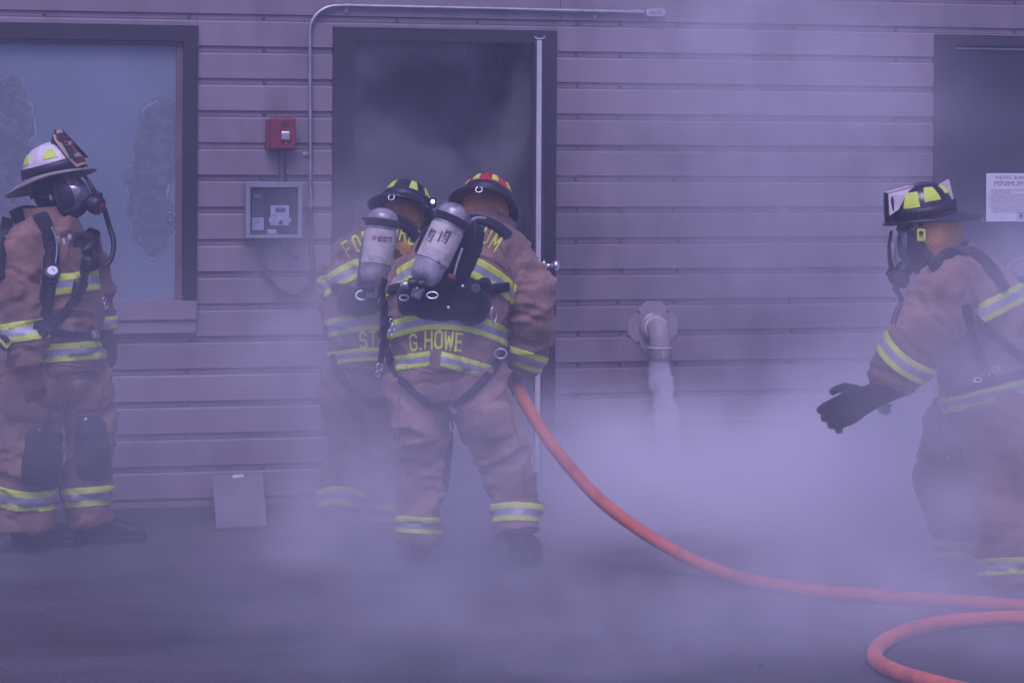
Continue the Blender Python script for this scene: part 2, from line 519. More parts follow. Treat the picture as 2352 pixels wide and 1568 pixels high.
def pane_material():
    """blue-grey film on the pane, peeled away in two ragged patches with pale torn rims"""
    mt, nt, p = new_mat('filmed_pane')
    tc = N(nt, 'ShaderNodeTexCoord')
    wz = N(nt, 'ShaderNodeTexNoise'); wz.inputs['Scale'].default_value = 6.5; wz.inputs['Detail'].default_value = 5
    nt.links.new(tc.outputs['Object'], wz.inputs[0])
    sc = N(nt, 'ShaderNodeVectorMath', operation='SCALE'); sc.inputs['Scale'].default_value = 0.17
    cn = N(nt, 'ShaderNodeVectorMath', operation='SUBTRACT'); cn.inputs[1].default_value = (.5, .5, .5)
    nt.links.new(wz.outputs['Color'], cn.inputs[0]); nt.links.new(cn.outputs[0], sc.inputs[0])
    ad = N(nt, 'ShaderNodeVectorMath', operation='ADD')
    nt.links.new(tc.outputs['Object'], ad.inputs[0]); nt.links.new(sc.outputs[0], ad.inputs[1])
    dist = None
    for (u, v, ru, rv) in [(365, 340, 62, 125), (350, 500, 55, 110), (318, 440, 40, 70), (405, 300, 30, 85), (25, 300, 62, 135), (10, 470, 62, 120)]:
        c = on_wall(u, v)
        e = on_wall(u + ru, v - rv)
        s1 = N(nt, 'ShaderNodeVectorMath', operation='SUBTRACT'); s1.inputs[1].default_value = (c.x, 0, c.z)
        nt.links.new(ad.outputs[0], s1.inputs[0])
        s2 = N(nt, 'ShaderNodeVectorMath', operation='MULTIPLY'); s2.inputs[1].default_value = (1 / (e.x - c.x), 0, 1 / (e.z - c.z))
        nt.links.new(s1.outputs[0], s2.inputs[0])
        ln = N(nt, 'ShaderNodeVectorMath', operation='LENGTH')
        nt.links.new(s2.outputs[0], ln.inputs[0])
        if dist is None:
            dist = ln.outputs['Value']
        else:
            mn = N(nt, 'ShaderNodeMath', operation='SMOOTH_MIN'); mn.inputs[2].default_value = 0.25
            nt.links.new(dist, mn.inputs[0]); nt.links.new(ln.outputs['Value'], mn.inputs[1])
            dist = mn.outputs[0]
    inside = ramp(nt, dist, [(0.88, 1.0), (0.98, 0.0)])
    rim = ramp(nt, dist, [(0.80, 0.0), (0.86, 1.0), (0.90, 0.0)])
    n2 = N(nt, 'ShaderNodeTexNoise'); n2.inputs['Scale'].default_value = 7; n2.inputs['Detail'].default_value = 3
    nt.links.new(tc.outputs['Object'], n2.inputs[0])
    rm = N(nt, 'ShaderNodeMath', operation='MULTIPLY')
    nt.links.new(rim, rm.inputs[0]); nt.links.new(ramp(nt, n2.outputs[0], [(0.46, 0), (0.64, 0.95)]), rm.inputs[1])
    # fine torn flakes inside the patches
    n3 = N(nt, 'ShaderNodeTexNoise'); n3.inputs['Scale'].default_value = 26; n3.inputs['Detail'].default_value = 6; n3.inputs['Roughness'].default_value = 0.7
    nt.links.new(tc.outputs['Object'], n3.inputs[0])
    fl = ramp(nt, n3.outputs[0], [(0.52, 0), (0.565, 0.30), (0.61, 0)])
    fi = N(nt, 'ShaderNodeMath', operation='MULTIPLY'); nt.links.new(fl, fi.inputs[0]); nt.links.new(inside, fi.inputs[1])
    n4 = N(nt, 'ShaderNodeTexNoise'); n4.inputs['Scale'].default_value = 2.2; n4.inputs['Detail'].default_value = 4
    nt.links.new(tc.outputs['Object'], n4.inputs[0])
    film = ramp(nt, n4.outputs[0], [(0.3, (0.170, 0.220, 0.255)), (0.7, (0.215, 0.270, 0.305))])
    m1 = N(nt, 'ShaderNodeMix', data_type='RGBA'); nt.links.new(inside, m1.inputs[0]); nt.links.new(film, m1.inputs[6]); m1.inputs[7].default_value = (0.150, 0.172, 0.195, 1)
    m2 = N(nt, 'ShaderNodeMix', data_type='RGBA'); nt.links.new(rm.outputs[0], m2.inputs[0]); nt.links.new(m1.outputs[2], m2.inputs[6]); m2.inputs[7].default_value = (0.45, 0.47, 0.5, 1)
    m3 = N(nt, 'ShaderNodeMix', data_type='RGBA'); nt.links.new(fi.outputs[0], m3.inputs[0]); nt.links.new(m2.outputs[2], m3.inputs[6]); m3.inputs[7].default_value = (0.4, 0.42, 0.45, 1)
    nt.links.new(m3.outputs[2], p.inputs['Base Color'])
    p.inputs['Roughness'].default_value = 0.42
    p.inputs['Specular IOR Level'].default_value = 0.5
    b = N(nt, 'ShaderNodeBump'); b.inputs['Strength'].default_value = 0.2; b.inputs['Distance'].default_value = 0.003
    nt.links.new(m3.outputs[2], b.inputs['Height']); nt.links.new(b.outputs[0], p.inputs['Normal'])
    return mt
MB().box((X_WIN0 + .0715, 0.012, z_sill + .0008), (xi - .0005, 0.03, zh - .018)).build('pane', pane_material(), win)
for v in (490, 507):
    c = on_wall(391, v, 0.012)
    MB().lathe([(.001, -.007), (.006, -.006), (.008, 0)], Matrix.Translation(c) @ Matrix.Rotation(rad(-90), 4, 'X'), 10).build('rivet', M['steel'], win)

# ---------------------------------------------------------------- open doorway
zdh = on_wall(1000, 96).z
xa, xb = on_wall(810, 400).x, on_wall(1225, 400).x
df = MB().box((X_D0, -0.045, zdh), (X_D1, 0.16, Z_D_T)).build('door_frame', M['trim'], building)
MB().box((X_D0, -0.043, 0.004), (xa, 0.16, zdh - .0005)).build('door_jamb', M['trim'], df)
MB().box((xb, -0.043, 0.004), (X_D1, 0.16, zdh - .0005)).build('door_jamb', M['trim'], df)
MB().box((xa + .0005, -0.03, 0.004), (xb - .0005, 0.17, 0.14)).build('threshold', M['trim'], df)
MB().box((xa + .0005, 0.06, 0.141), (xa + .018, 0.10, zdh - .002)).build('door_stop', M['trim'], df)

hinge = Vector((xb + .004, -0.046, 0))
edge = at(1237, 600, depth(hinge) - 0.84)
dv = Vector((edge.x - hinge.x, edge.y - hinge.y, 0))
dl = dv.length; dv.normalize()
dn = Vector((-dv.y, dv.x, 0))
if dn.x < 0: dn = -dn
zt, zbm = at(1237, 91, depth(edge)).z, at(1237, 1115, depth(edge)).z
TH = 0.044
def door_pt(a, b, z): return hinge + dv * a + dn * b + Vector((0, 0, z))
def door_box(mb, a0, a1, b0, b1, z0, z1):
    vs = [door_pt(a, b, z) for z in (z0, z1) for (a, b) in ((a0, b0), (a1, b0), (a1, b1), (a0, b1))]
    return mb.add(vs, [(0, 3, 2, 1), (4, 5, 6, 7), (0, 1, 5, 4), (1, 2, 6, 5), (2, 3, 7, 6), (3, 0, 4, 7)])
door = door_box(MB(), 0.012, dl, -TH / 2, TH / 2, zbm, zt).build('door', M['door_dark'], building)
door_box(MB(), dl + .0005, dl + .006, -.012, .010, zbm + .01, zt - .004).build('edge_gasket', M['gasket'], door)
MB().tube(spline([door_pt(dl - .003, -.022, zt + .012), door_pt(dl, -.012, zt + .003), door_pt(dl, .002, zt + .0035), door_pt(dl, .014, zt + .004), door_pt(dl, .024, zt + .014)], 5), 0.004, 8).build('closer_hook', M['steel'], door)
zk = at(1262, 612, depth(edge)).z
km = Matrix.Translation(door_pt(dl - .065, TH / 2, zk)) @ dn.to_track_quat('Z', 'Y').to_matrix().to_4x4()
MB().lathe([(.033, 0), (.033, .005), (.015, .010), (.011, .016), (.011, .034), (.017, .040), (.026, .050), (.028, .060), (.024, .070), (.012, .076), (.001, .077)], km, 24).build('door_knob', M['chrome'], door, smooth=True, auto=rad(50))
km2 = Matrix.Translation(door_pt(dl - .065, -TH / 2, zk)) @ (-dn).to_track_quat('Z', 'Y').to_matrix().to_4x4()
MB().lathe([(.033, 0), (.033, .004), (.026, .008), (.001, .010)], km2, 24).build('latch_plate', M['steel'], door, smooth=True, auto=rad(50))

# ---------------------------------------------------------------- closed door at the far side
zeh = on_wall(2240, 106).z
xe = on_wall(2186, 300).x
ef = MB().box((X_E0, -0.045, zeh), (X_E1, 0.16, Z_E_T)).build('door_frame', M['trim'], building)
MB().box((X_E0, -0.043, 0.004), (xe, 0.16, zeh - .0005)).build('door_jamb', M['trim'], ef)
MB().box((X_E1 - .1, -0.043, 0.004), (X_E1, 0.16, zeh - .0005)).build('door_jamb', M['trim'], ef)
MB().box((xe + .0005, -0.03, 0.004), (X_E1 - .1005, 0.17, 0.14)).build('threshold', M['trim'], ef)
zl = on_wall(2250, 112, 0.0).z
d2 = MB().box((xe + .004, -0.012, .15), (X_E1 - .104, 0.035, zl - .006)).build('door', M['door_dark'], building)
MB().box((xe + .005, -0.018, zl - .005), (X_E1 - .105, 0.02, zl + .003)).build('weather_strip', M['gasket'], d2)

# ================================================================ printed sign on the closed door
s0, s1 = on_wall(2265, 398, -.014), on_wall(2265, 509, -.014)
SW = 0.335
sign = thing('door_sign', (s0.x, -0.014, s1.z), 'white printed rules sign headed MINIMUM USE on the dark closed door', 'sign')
MB().rbox(((s0.x + SW / 2), -0.0155, (s0.z + s1.z) / 2), (SW, 0.003, s0.z - s1.z), b=.001).build('sign_plate', M['paper'], sign)
def flat_text(s, size, x, z, y, mat, parent, name='lettering', align='LEFT', ry=None):
    vs, fs = text_mesh(s, size, align)
    MB().add([(x + q.x, y, z + q.y) for q in vs], fs).build(name, mat, parent, fix=False)
px = (s0.z - s1.z) / 111.0
def sgn(s, size, u, v, align='LEFT'):
    flat_text(s, size * px, s0.x + (u - 2265) * px * 1.03, s0.z - (v - 398) * px, -0.0176, M['ink'], sign, align=align)
sgn('WESTEC BURN ROOM', 11.5, 2286, 412)
sgn('MINIMUM USE', 17, 2283, 427)
rows = ['1. RECOMMENDED BURN ROOM MAXIMUM', '    IN DEEP BURN AREAS', '2. CLEAR INSULATOR OF ALL PERSONNEL', '3. FIRE SHOULD NOT BE DIRECTLY POINTED', '4. FIRE SHOULD ONLY BE PLACED IN DESIGN',
        '5. TEMPERATURE MONITORING DEVICE THAT', '    MONITORED BY A TRAINING OR SAFETY', '6. THIS STRUCTURE TO BE USED IN STRICT', '7. DAMAGE TO THE WESTEC SYSTEM CAUSE', '    WHICH IMPEDES THE MOVEMENT OF THE', '    TEMPERATURES AT THE BURN ROOM']
for i, r in enumerate(rows):
    sgn(r, 5.2, 2271, 438.5 + i * 5.05)
mbx = MB()
for a, b, c, d in ((2341, 2358, 488, 489.2), (2341, 2358, 501.8, 503), (2341, 2342.2, 488, 503), (2356.8, 2358, 488, 503)):
    x0 = s0.x + (a - 2265) * px * 1.03; x1 = s0.x + (b - 2265) * px * 1.03
    mbx.box((x0, -0.0178, s0.z - (d - 398) * px), (x1, -0.0171, s0.z - (c - 398) * px))
mbx.lathe([(.001, 0), (.011, 0), (.011, .0008), (.001, .0009)], Matrix.Translation((s0.x + 84.5 * px * 1.03, -0.0171, s0.z - 97.5 * px)) @ Matrix.Rotation(rad(90), 4, 'X'), 14)
mbx.build('emblem', M['ink'], sign)

# ================================================================ conduit along the top of the wall
YW = -0.026            # face of the panels
def wp(u, v, y): return on_wall(u, v, y)
cond = thing('steel_conduit', tuple(wp(713, 460, YW)), 'thin steel conduit bending over the doorway to a small junction fitting', 'conduit')
r = 0.0095
yc = YW - r - .004
pts = [wp(713, 462, yc), wp(713, 300, yc), wp(712, 75, yc)] + [wp(712 + 62 * (1 - math.cos(a)), 72 - 58 * math.sin(a), yc) for a in [rad(q) for q in range(8, 91, 9)]] + [wp(800, 13.5, yc), wp(1100, 20, yc), wp(1478, 29, yc)]
MB().tube(pts, r, 12).build('pipe', M['steel'], cond, smooth=True, auto=rad(50))
for (u, v, horiz) in ((797, 13.5, True), (1367, 26.5, True), (713, 355, False)):
    c = wp(u, v, yc)
    ax = Vector((1, 0, 0)) if horiz else Vector((0, 0, 1))
    mm = Matrix.Translation(c - ax * .006) @ ax.to_track_quat('Z', 'Y').to_matrix().to_4x4()
    s = MB().lathe([(r + .0006, 0), (r + .004, .0005), (r + .004, .0115), (r + .0006, .012)], mm, 14)
    tab = c + (Vector((0, 0, -.022)) if horiz else Vector((-.022, 0, 0)))
    s.rbox((tab.x, YW - .003, tab.z), (.017 if horiz else .03, .004, .03 if horiz else .017), b=.001)
    s.lathe([(.001, -.004), (.005, -.0035), (.006, 0)], Matrix.Translation((tab.x, YW - .005, tab.z)) @ Matrix.Rotation(rad(-90), 4, 'X'), 8)
    s.build('strap', M['steel'], cond, smooth=True, auto=rad(35))
for (a, b) in ((1458, 1468), (1468, 1477)):
    MB().tube([wp(a, 28.6, yc), wp(b, 28.8, yc)], r + (.006 if a == 1458 else .003), 10).build('coupling', M['steel'], cond, smooth=True, auto=rad(40))
c = wp(1503, 29.5, yc)
fit = MB()
prof = []
for i in range(24):
    a = 2 * math.pi * i / 24
    prof.append((c.x + (.029 if math.cos(a) > 0 else -.029) + .0185 * math.cos(a), c.z + .0185 * math.sin(a)))
fit.prism([(x, YW - .001, z) for x, z in prof], (0, -.032, 0))
f_o = fit.build('junction_fitting', M['steel'], cond)
fit = MB(); fit.prism([((x - c.x) * 1.06 + c.x, YW - .0335, (z - c.z) * 1.08 + c.z) for x, z in prof], (0, -.005, 0)); fit.build('cover_plate', M['chrome'], f_o)
fit = MB(); fit.prism([((x - c.x) * .7 + c.x, YW - .0388, (z - c.z) * .5 + c.z) for x, z in prof], (0, -.004, 0)); fit.build('cover_rib', M['steel'], f_o)
for (a, b, rr, n_) in ((461, 478, .013, 'coupling'), (426, 447, .0125, 'coupling')):
    MB().tube([wp(713, a, yc), wp(713, b, yc)], rr, 12).build(n_, M['chrome'] if a < 450 else M['steel'], cond, smooth=True, auto=rad(40))

# ================================================================ meter box, alarm, cables
bx0, bx1, bz1, bz0 = wp(566, 420, YW - .11).x, wp(692, 420, YW - .11).x, wp(620, 421, YW - .11).z, wp(620, 546, YW - .11).z
yb = YW - .11
mbox = thing('control_box', (bx0, YW, bz0), 'grey metal control box with a clear front and a white timer inside', 'control box')
t_ = 0.012
for (lo, hi, n_) in (((bx0, yb + .004, bz0), (bx0 + .004, YW - .001, bz1), 'box_side'), ((bx1 - .004, yb + .004, bz0), (bx1, YW - .001, bz1), 'box_side'),
                     ((bx0 + .0045, yb + .004, bz1 - .004), (bx1 - .0045, YW - .001, bz1), 'box_top'), ((bx0 + .0045, yb + .004, bz0), (bx1 - .0045, YW - .001, bz0 + .004), 'box_bottom'),
                     ((bx0 + .0045, YW - .008, bz0 + .0045), (bx1 - .0045, YW - .002, bz1 - .0045), 'box_back')):
    MB().box(lo, hi).build(n_, M['boxgrey'] if n_ != 'box_back' else M['black'], mbox)
for (lo, hi) in (((bx0 - .004, yb - .012, bz1 - .019), (bx1 + .006, yb + .003, bz1 + .006)), ((bx0 - .002, yb - .010, bz0 - .002), (bx1 + .004, yb + .003, bz0 + .014)),
                 ((bx0 - .003, yb - .0105, bz0 + .0145), (bx0 + .018, yb + .003, bz1 - .0195)), ((bx1 - .016, yb - .0105, bz0 + .0145), (bx1 + .005, yb + .003, bz1 - .0195))):
    MB().rbox([(a + b) / 2 for a, b in zip(lo, hi)], [b - a for a, b in zip(lo, hi)], b=.002).build('front_rail', M['boxgrey'], mbox)
def glass_material(name, tint=(0.9, 0.93, 1.0), alpha=0.16, rough=0.08):
    mt, nt, p = new_mat(name)
    tr = N(nt, 'ShaderNodeBsdfTransparent'); tr.inputs[0].default_value = (tint[0], tint[1], tint[2], 1)
    gl = N(nt, 'ShaderNodeBsdfGlossy'); gl.inputs['Roughness'].default_value = rough
    df_ = N(nt, 'ShaderNodeBsdfDiffuse'); df_.inputs[0].default_value = (0.5, 0.5, 0.5, 1)
    m0 = N(nt, 'ShaderNodeMixShader'); m0.inputs[0].default_value = 0.35
    nt.links.new(gl.outputs[0], m0.inputs[1]); nt.links.new(df_.outputs[0], m0.inputs[2])
    nz = N(nt, 'ShaderNodeTexNoise'); nz.inputs['Scale'].default_value = 9
    fac = ramp(nt, nz.outputs[0], [(0.3, alpha * .7), (0.7, alpha * 1.3)])
    mx = N(nt, 'ShaderNodeMixShader')
    nt.links.new(fac, mx.inputs[0]); nt.links.new(tr.outputs[0], mx.inputs[1]); nt.links.new(m0.outputs[0], mx.inputs[2])
    nt.links.new(mx.outputs[0], nt.nodes['Material Output'].inputs[0])
    return mt
M['clear'] = glass_material('clear_plastic', alpha=0.10)
MB().box((bx0 + .0185, yb - .001, bz0 + .0148), (bx1 - .0165, yb + .001, bz1 - .0198)).build('clear_front', M['clear'], mbox)
yi = YW - .035
def inb(u0, v0, u1, v1, y, dy, mat, name, b=.003, parent=None):
    a = wp(u0, v0, y); c2 = wp(u1, v1, y)
    return MB().rbox(((a.x + c2.x) / 2, y + dy / 2, (a.z + c2.z) / 2), (abs(c2.x - a.x), dy, abs(a.z - c2.z)), b=b).build(name, mat, parent or mbox)
yt = yb + .03
tm = inb(622, 472, 664, 518, yt, .03, M['white'], 'timer')
inb(618, 500, 669, 511, yt + .001, .02, M['white'], 'timer_foot', parent=tm)
inb(633, 477, 656, 488, yt - .002, .004, M['lcd'], 'timer_display', b=.001, parent=tm)
kc = wp(645, 510.5, yt)
MB().lathe([(.001, .008), (.009, .007), (.011, 0)], Matrix.Translation(kc) @ Matrix.Rotation(rad(90), 4, 'X'), 16).build('timer_knob', M['black'], tm)
q = wp(624, 497, yt)
flat_text('IMC', .014, q.x, q.z, yt - .0012, M['ink'], tm)
for i in range(5):
    a = wp(624, 500.5 + i * 3.2, yt)
    MB().box((a.x, yt - .0012, a.z - .0008), (a.x + .018 + .005 * (i % 2), yt - .0004, a.z)).build('printed_line', M['ink'], tm)
    a = wp(653, 500.5 + i * 3.2, yt)
    MB().box((a.x, yt - .0012, a.z - .0008), (a.x + .014 + .004 * (i % 3), yt - .0004, a.z)).build('printed_line', M['ink'], tm)
oc = inb(579, 500, 606, 529, yi - .02, .03, M['white'], 'outlet')
for (u, v) in ((588, 512), (596, 512), (592, 506)):
    inb(u - 1.2, v - 2, u + 1.2, v + 2, yi - .022, .003, M['ink'], 'outlet_slot', b=.0005, parent=oc)
inb(613, 527, 636, 538, yi - .03, .03, M['white'], 'plug', b=.005)
inb(579, 440, 605, 499, yi - .012, .03, M['conduit_grey'], 'relay', b=.004)
inb(584, 447, 598, 456, yi - .022, .02, M['gasket'], 'tag', b=.002)
MB().tube(spline([wp(580, 532, yi - .03), wp(595, 534, yi - .04), wp(608, 533, yi - .035), wp(616, 532, yi - .03)], 5), .004, 8).build('plug_lead', M['black'], mbox)
# black flexible cable from the box round to the conduit
cb = thing('cable', tuple(wp(600, 560, YW)), 'black flexible cable looping from the control box up to the conduit', 'cable')
yk = YW - .03
MB().tube(spline([wp(601, 549, yk - .02), wp(601, 575, yk), wp(606, 610, yk), wp(625, 645, yk), wp(650, 668, yk), wp(678, 675, yk), wp(705, 655, yk), wp(718, 615, yk), wp(715, 560, yk), wp(713, 500, yk + .005), wp(713, 476, yk + .008)], 8), .0115, 10).build('sheath', M['conduit_grey'], cb, smooth=True)
MB().tube([wp(600, 547, yk - .02), wp(601, 558, yk - .018)], .016, 10).build('gland', M['conduit_grey'], cb)
st = thing('cable_stub', tuple(wp(650, 560, YW)), 'short black cable end hanging from the underside of the control box', 'cable')
MB().tube(spline([wp(643, 548, yk - .03), wp(652, 566, yk - .02), wp(668, 583, yk - .01), wp(681, 593, yk)], 6), .011, 10).build('sheath', M['conduit_grey'], st, smooth=True)
MB().tube([wp(677, 588, yk - .002), wp(683, 595, yk)], .014, 8).build('end_cap', M['black'], st)
# red horn strobe and its riser
alarm = thing('fire_alarm', tuple(wp(648, 345, YW)), 'red wall mounted fire alarm with a clear strobe lens', 'fire alarm')
a0, a1 = wp(616, 271, YW - .07), wp(680, 342, YW - .07)
MB().rbox(((a0.x + a1.x) / 2 - .004, YW - .0265, (a0.z + a1.z) / 2 - .003), (a1.x - a0.x + .004, .051, a0.z - a1.z), b=.006).build('back_box', M['red'], alarm)
ab = MB().rbox(((a0.x + a1.x) / 2 + .004, YW - .0645, (a0.z + a1.z) / 2), (a1.x - a0.x - .014, .024, a0.z - a1.z + .004), b=.008).build('front_cover', M['red'], alarm)
c = wp(656, 312, YW - .085)
MB().rbox(c, (.045, .028, .045), b=.008).build('strobe_lens', M['chrome'], ab)
for i in range(5):
    c = wp(655, 280 + i * 3.2, YW - .077)
    MB().rbox(c, (.034, .0025, .0028), b=.0008).build('horn_slot', M['ink'], ab)
for du in (-14, 12):
    c = wp(648 + du, 269, YW - .03)
    MB().rbox(c, (.028, .03, .014), b=.005).build('mounting_lug', M['red'], alarm)
c = wp(657, 328, YW - .0775); MB().rbox(c, (.004, .003, .012), b=.001).build('indicator', M['white'], ab)
rs = thing('conduit_riser', tuple(wp(648, 418, YW)), 'dark grey plastic conduit joining red alarm and control box', 'conduit')
MB().tube([wp(648, 346, YW - .02), wp(648, 418, YW - .02)], .017, 14).build('pipe', M['conduit_grey'], rs, smooth=True, auto=rad(50))
MB().tube([wp(648, 410, YW - .02), wp(648, 419.5, YW - .02)], .022, 14).build('collar', M['conduit_grey'], rs, smooth=True, auto=rad(50))

# ================================================================ vent elbow on its octagonal plate
vc = wp(1499, 750, YW)
vent = thing('vent_elbow', tuple(vc), 'downturned pipe elbow on an octagonal plate, pouring out smoke', 'vent pipe')
R_ = .128
oct_ = [(vc.x + R_ * a, YW, vc.z + R_ * b) for a, b in ((-.28, 1.0), (.28, 1.0), (1.0, .28), (1.0, -.28), (.28, -1.0), (-.28, -1.0), (-1.0, -.28), (-1.0, .28))]
MB().prism(oct_, (0, -.005, 0)).build('wall_plate', M['plate'], vent)
for sx in (-1, 1):
    for sz in (-1, 1):
        MB().lathe([(.001, .008), (.008, .007), (.009, 0)], Matrix.Translation((vc.x + sx * .076, YW - .0055, vc.z + sz * .076)) @ Matrix.Rotation(rad(90), 4, 'X'), 6).build('bolt', M['screw'], vent)
MB().lathe([(.056, 0), (.070, .002), (.072, .022), (.064, .030), (.056, .032)], Matrix.Translation((vc.x, YW - .006, vc.z)) @ Matrix.Rotation(rad(90), 4, 'X'), 28).build('socket_ring', M['plate'], vent, smooth=True, auto=rad(40))
rp = .050
tube_c = []
for i in range(14):
    a = rad(90) * i / 13
    tube_c.append(Vector((vc.x, YW - .05 - .075 * math.sin(a), vc.z - .075 * (1 - math.cos(a)))))
cl = [Vector((vc.x, YW - .006, vc.z))] + tube_c + [Vector((vc.x, YW - .125, vc.z - .098))]
MB().tube(cl, rp, 24).build('elbow', M['pipe'], vent, smooth=True, auto=rad(50))
MB().lathe([(rp + .0005, 0), (rp + .008, .001), (rp + .008, .012), (rp + .0005, .014)], Matrix.Translation((vc.x, YW - .045, vc.z)) @ Matrix.Rotation(rad(90), 4, 'X'), 28).build('elbow_lip', M['pipe_white'], vent, smooth=True, auto=rad(40))
MB().lathe([(rp - .006, .03), (rp - .004, 0), (rp + .009, 0), (rp + .010, .002), (rp + .010, .046), (rp + .006, .050), (rp + .0005, .051)], Matrix.Translation((vc.x, YW - .125, vc.z - .145)), 28).build('outlet_collar', M['plate'], vent, smooth=True, auto=rad(40))
MB().lathe([(rp + .0105, 0), (rp + .0118, .001), (rp + .0118, .006), (rp + .0105, .007)], Matrix.Translation((vc.x, YW - .125, vc.z - .096)), 28).build('seam_bead', M['pipe_white'], vent, smooth=True, auto=rad(40))
MB().rbox((vc.x + .002, YW - .125 - rp - .011, vc.z - .12), (.005, .004, .046), b=.0015).build('seam_bead', M['pipe_white'], vent)
VENT_MOUTH = Vector((vc.x, YW - .125, vc.z - .146))

# ================================================================ board leaning on the wall
g0, g1 = on_ground(497, 1219), on_ground(613, 1213)
top_z = .245 * 1.0
b_th = .012
ux = (g1 - g0).normalized()
hgt = at(487, 1097, depth(g0)).z
top0 = Vector((g0.x - .02, -.05, hgt)); 
top0 = on_wall(487, 1097, -.05); top1 = on_wall(603, 1092, -.05)
board = thing('grey_board', tuple(g0), 'square grey metal board leaning against the foot of the wall', 'board')
nrm = (top0 - g0).cross(g1 - g0).normalized()
if nrm.y > 0: nrm = -nrm
g0.z += .003; g1.z += .003
MB().prism([g0, g1, top1, top0], nrm * b_th).build('board_face', M['board'], board)
def bl(a, b): return (g0 * (1 - a) + g1 * a) * (1 - b) + (top0 * (1 - a) + top1 * a) * b + nrm * (b_th + .001)
MB().prism([bl(.40, .92), bl(.62, .93), bl(.62, .99), bl(.40, .98)], nrm * .003).build('paper_tag', M['white'], board)
MB().prism([bl(.08, .03), bl(.11, .03), bl(.11, .05), bl(.08, .05)], nrm * .003).build('corner_stud', M['ink'], board)
# small stone on the ground
sp = on_ground(1745, 1529)
bm_ = MB(); 
vs_, fs_ = [], []
bb = bmesh.new(); bmesh.ops.create_icosphere(bb, subdivisions=1, radius=.008)
for q_ in bb.verts: q_.co *= random.uniform(.7, 1.2); q_.co.z *= .5
bb.verts.index_update()
bm_.add([q_.co + sp + Vector((0, 0, .004)) for q_ in bb.verts], [tuple(x.index for x in f_.verts) for f_ in bb.faces]); bb.free()
set_props(bm_.build('pebble', M['ink'], origin=sp), 'tiny dark pebble lying alone on the bare asphalt', 'pebble')
# ================================================================ people: tools
def fabric(name, c1, c2, scale=5.0, rough=0.9, weave=420.0):
    mt, nt, p = new_mat(name)
    tc = N(nt, 'ShaderNodeTexCoord')
    n1 = N(nt, 'ShaderNodeTexNoise'); n1.inputs['Scale'].default_value = scale; n1.inputs['Detail'].default_value = 7; n1.inputs['Roughness'].default_value = 0.62
    nt.links.new(tc.outputs['Object'], n1.inputs[0])
    c = ramp(nt, n1.outputs[0], [(0.32, tuple(q * .8 for q in c2)), (0.45, c2), (0.60, c1)])
    n3 = N(nt, 'ShaderNodeTexNoise'); n3.inputs['Scale'].default_value = 130; n3.inputs['Detail'].default_value = 2
    nt.links.new(tc.outputs['Object'], n3.inputs[0])
    mx = N(nt, 'ShaderNodeMix', data_type='RGBA', blend_type='MULTIPLY'); mx.inputs[0].default_value = 1
    nt.links.new(c, mx.inputs[6]); nt.links.new(ramp(nt, n3.outputs[0], [(0.3, 0.82), (0.7, 1.12)]), mx.inputs[7])
    nt.links.new(mx.outputs[2], p.inputs['Base Color'])
    p.inputs['Roughness'].default_value = rough
    p.inputs['Specular IOR Level'].default_value = 0.2
    p.inputs['Sheen Weight'].default_value = 0.15
    n2 = N(nt, 'ShaderNodeTexNoise'); n2.inputs['Scale'].default_value = weave; n2.inputs['Detail'].default_value = 2
    nt.links.new(tc.outputs['Object'], n2.inputs[0])
    b = N(nt, 'ShaderNodeBump'); b.inputs['Strength'].default_value = 0.25; b.inputs['Distance'].default_value = 0.002
    nt.links.new(n2.outputs[0], b.inputs['Height']); nt.links.new(b.outputs[0], p.inputs['Normal'])
    return mt
M['tan'] = fabric('tan_turnout_cloth', (0.290, 0.176, 0.118), (0.175, 0.104, 0.074))
M['tan_bright'] = fabric('bleached_turnout_cloth', (0.345, 0.222, 0.165), (0.215, 0.136, 0.104))
M['tan2'] = fabric('smoky_turnout_cloth', (0.295, 0.190, 0.142), (0.180, 0.114, 0.088))
M['hood_tan'] = fabric('tan_knit_hood', (0.66, 0.33, 0.085), (0.50, 0.24, 0.065), scale=9)
M['hood_black'] = fabric('black_knit_hood', (0.020, 0.019, 0.022), (0.011, 0.011, 0.013), scale=9)
M['webbing'] = fabric('black_webbing', (0.020, 0.020, 0.024), (0.011, 0.011, 0.014), scale=20, weave=260)
M['kneepad'] = fabric('black_knee_leather', (0.022, 0.022, 0.026), (0.012, 0.012, 0.015), scale=12, rough=0.7)
M['glove'] = fabric('leather_glove', (0.19, 0.108, 0.078), (0.105, 0.062, 0.050), scale=14, rough=0.75)
M['glove_dark'] = fabric('dark_glove', (0.035, 0.032, 0.036), (0.018, 0.017, 0.02), scale=14, rough=0.75)
M['boot'] = paint('boot_rubber', (0.022, 0.021, 0.023), (0.012, 0.011, 0.012), rough=0.55, scale=14, bump=0.2)
M['skin'] = paint('skin', (0.62, 0.30, 0.24), (0.50, 0.22, 0.18), rough=0.5, scale=14)
M['lime'] = paint('fluorescent_trim', (0.68, 0.84, 0.06), (0.50, 0.62, 0.07), rough=0.6, scale=22, lo=0.25, hi=0.6)
M['silver'] = paint('silver_trim', (0.40, 0.41, 0.44), (0.32, 0.33, 0.36), rough=0.45, metal=0.15, scale=30)
M['letter'] = paint('lime_letter', (0.72, 0.86, 0.035), (0.58, 0.70, 0.04), rough=0.6, scale=26)
M['helmet_white'] = paint('white_helmet', (0.80, 0.76, 0.75), (0.60, 0.54, 0.53), rough=0.35, scale=9, spec=0.5)
M['helmet_red'] = paint('red_helmet', (0.60, 0.012, 0.018), (0.42, 0.010, 0.014), rough=0.25, scale=8, coat=0.4)
M['helmet_black'] = paint('black_helmet', (0.016, 0.016, 0.019), (0.010, 0.010, 0.012), rough=0.22, scale=8, coat=0.4)
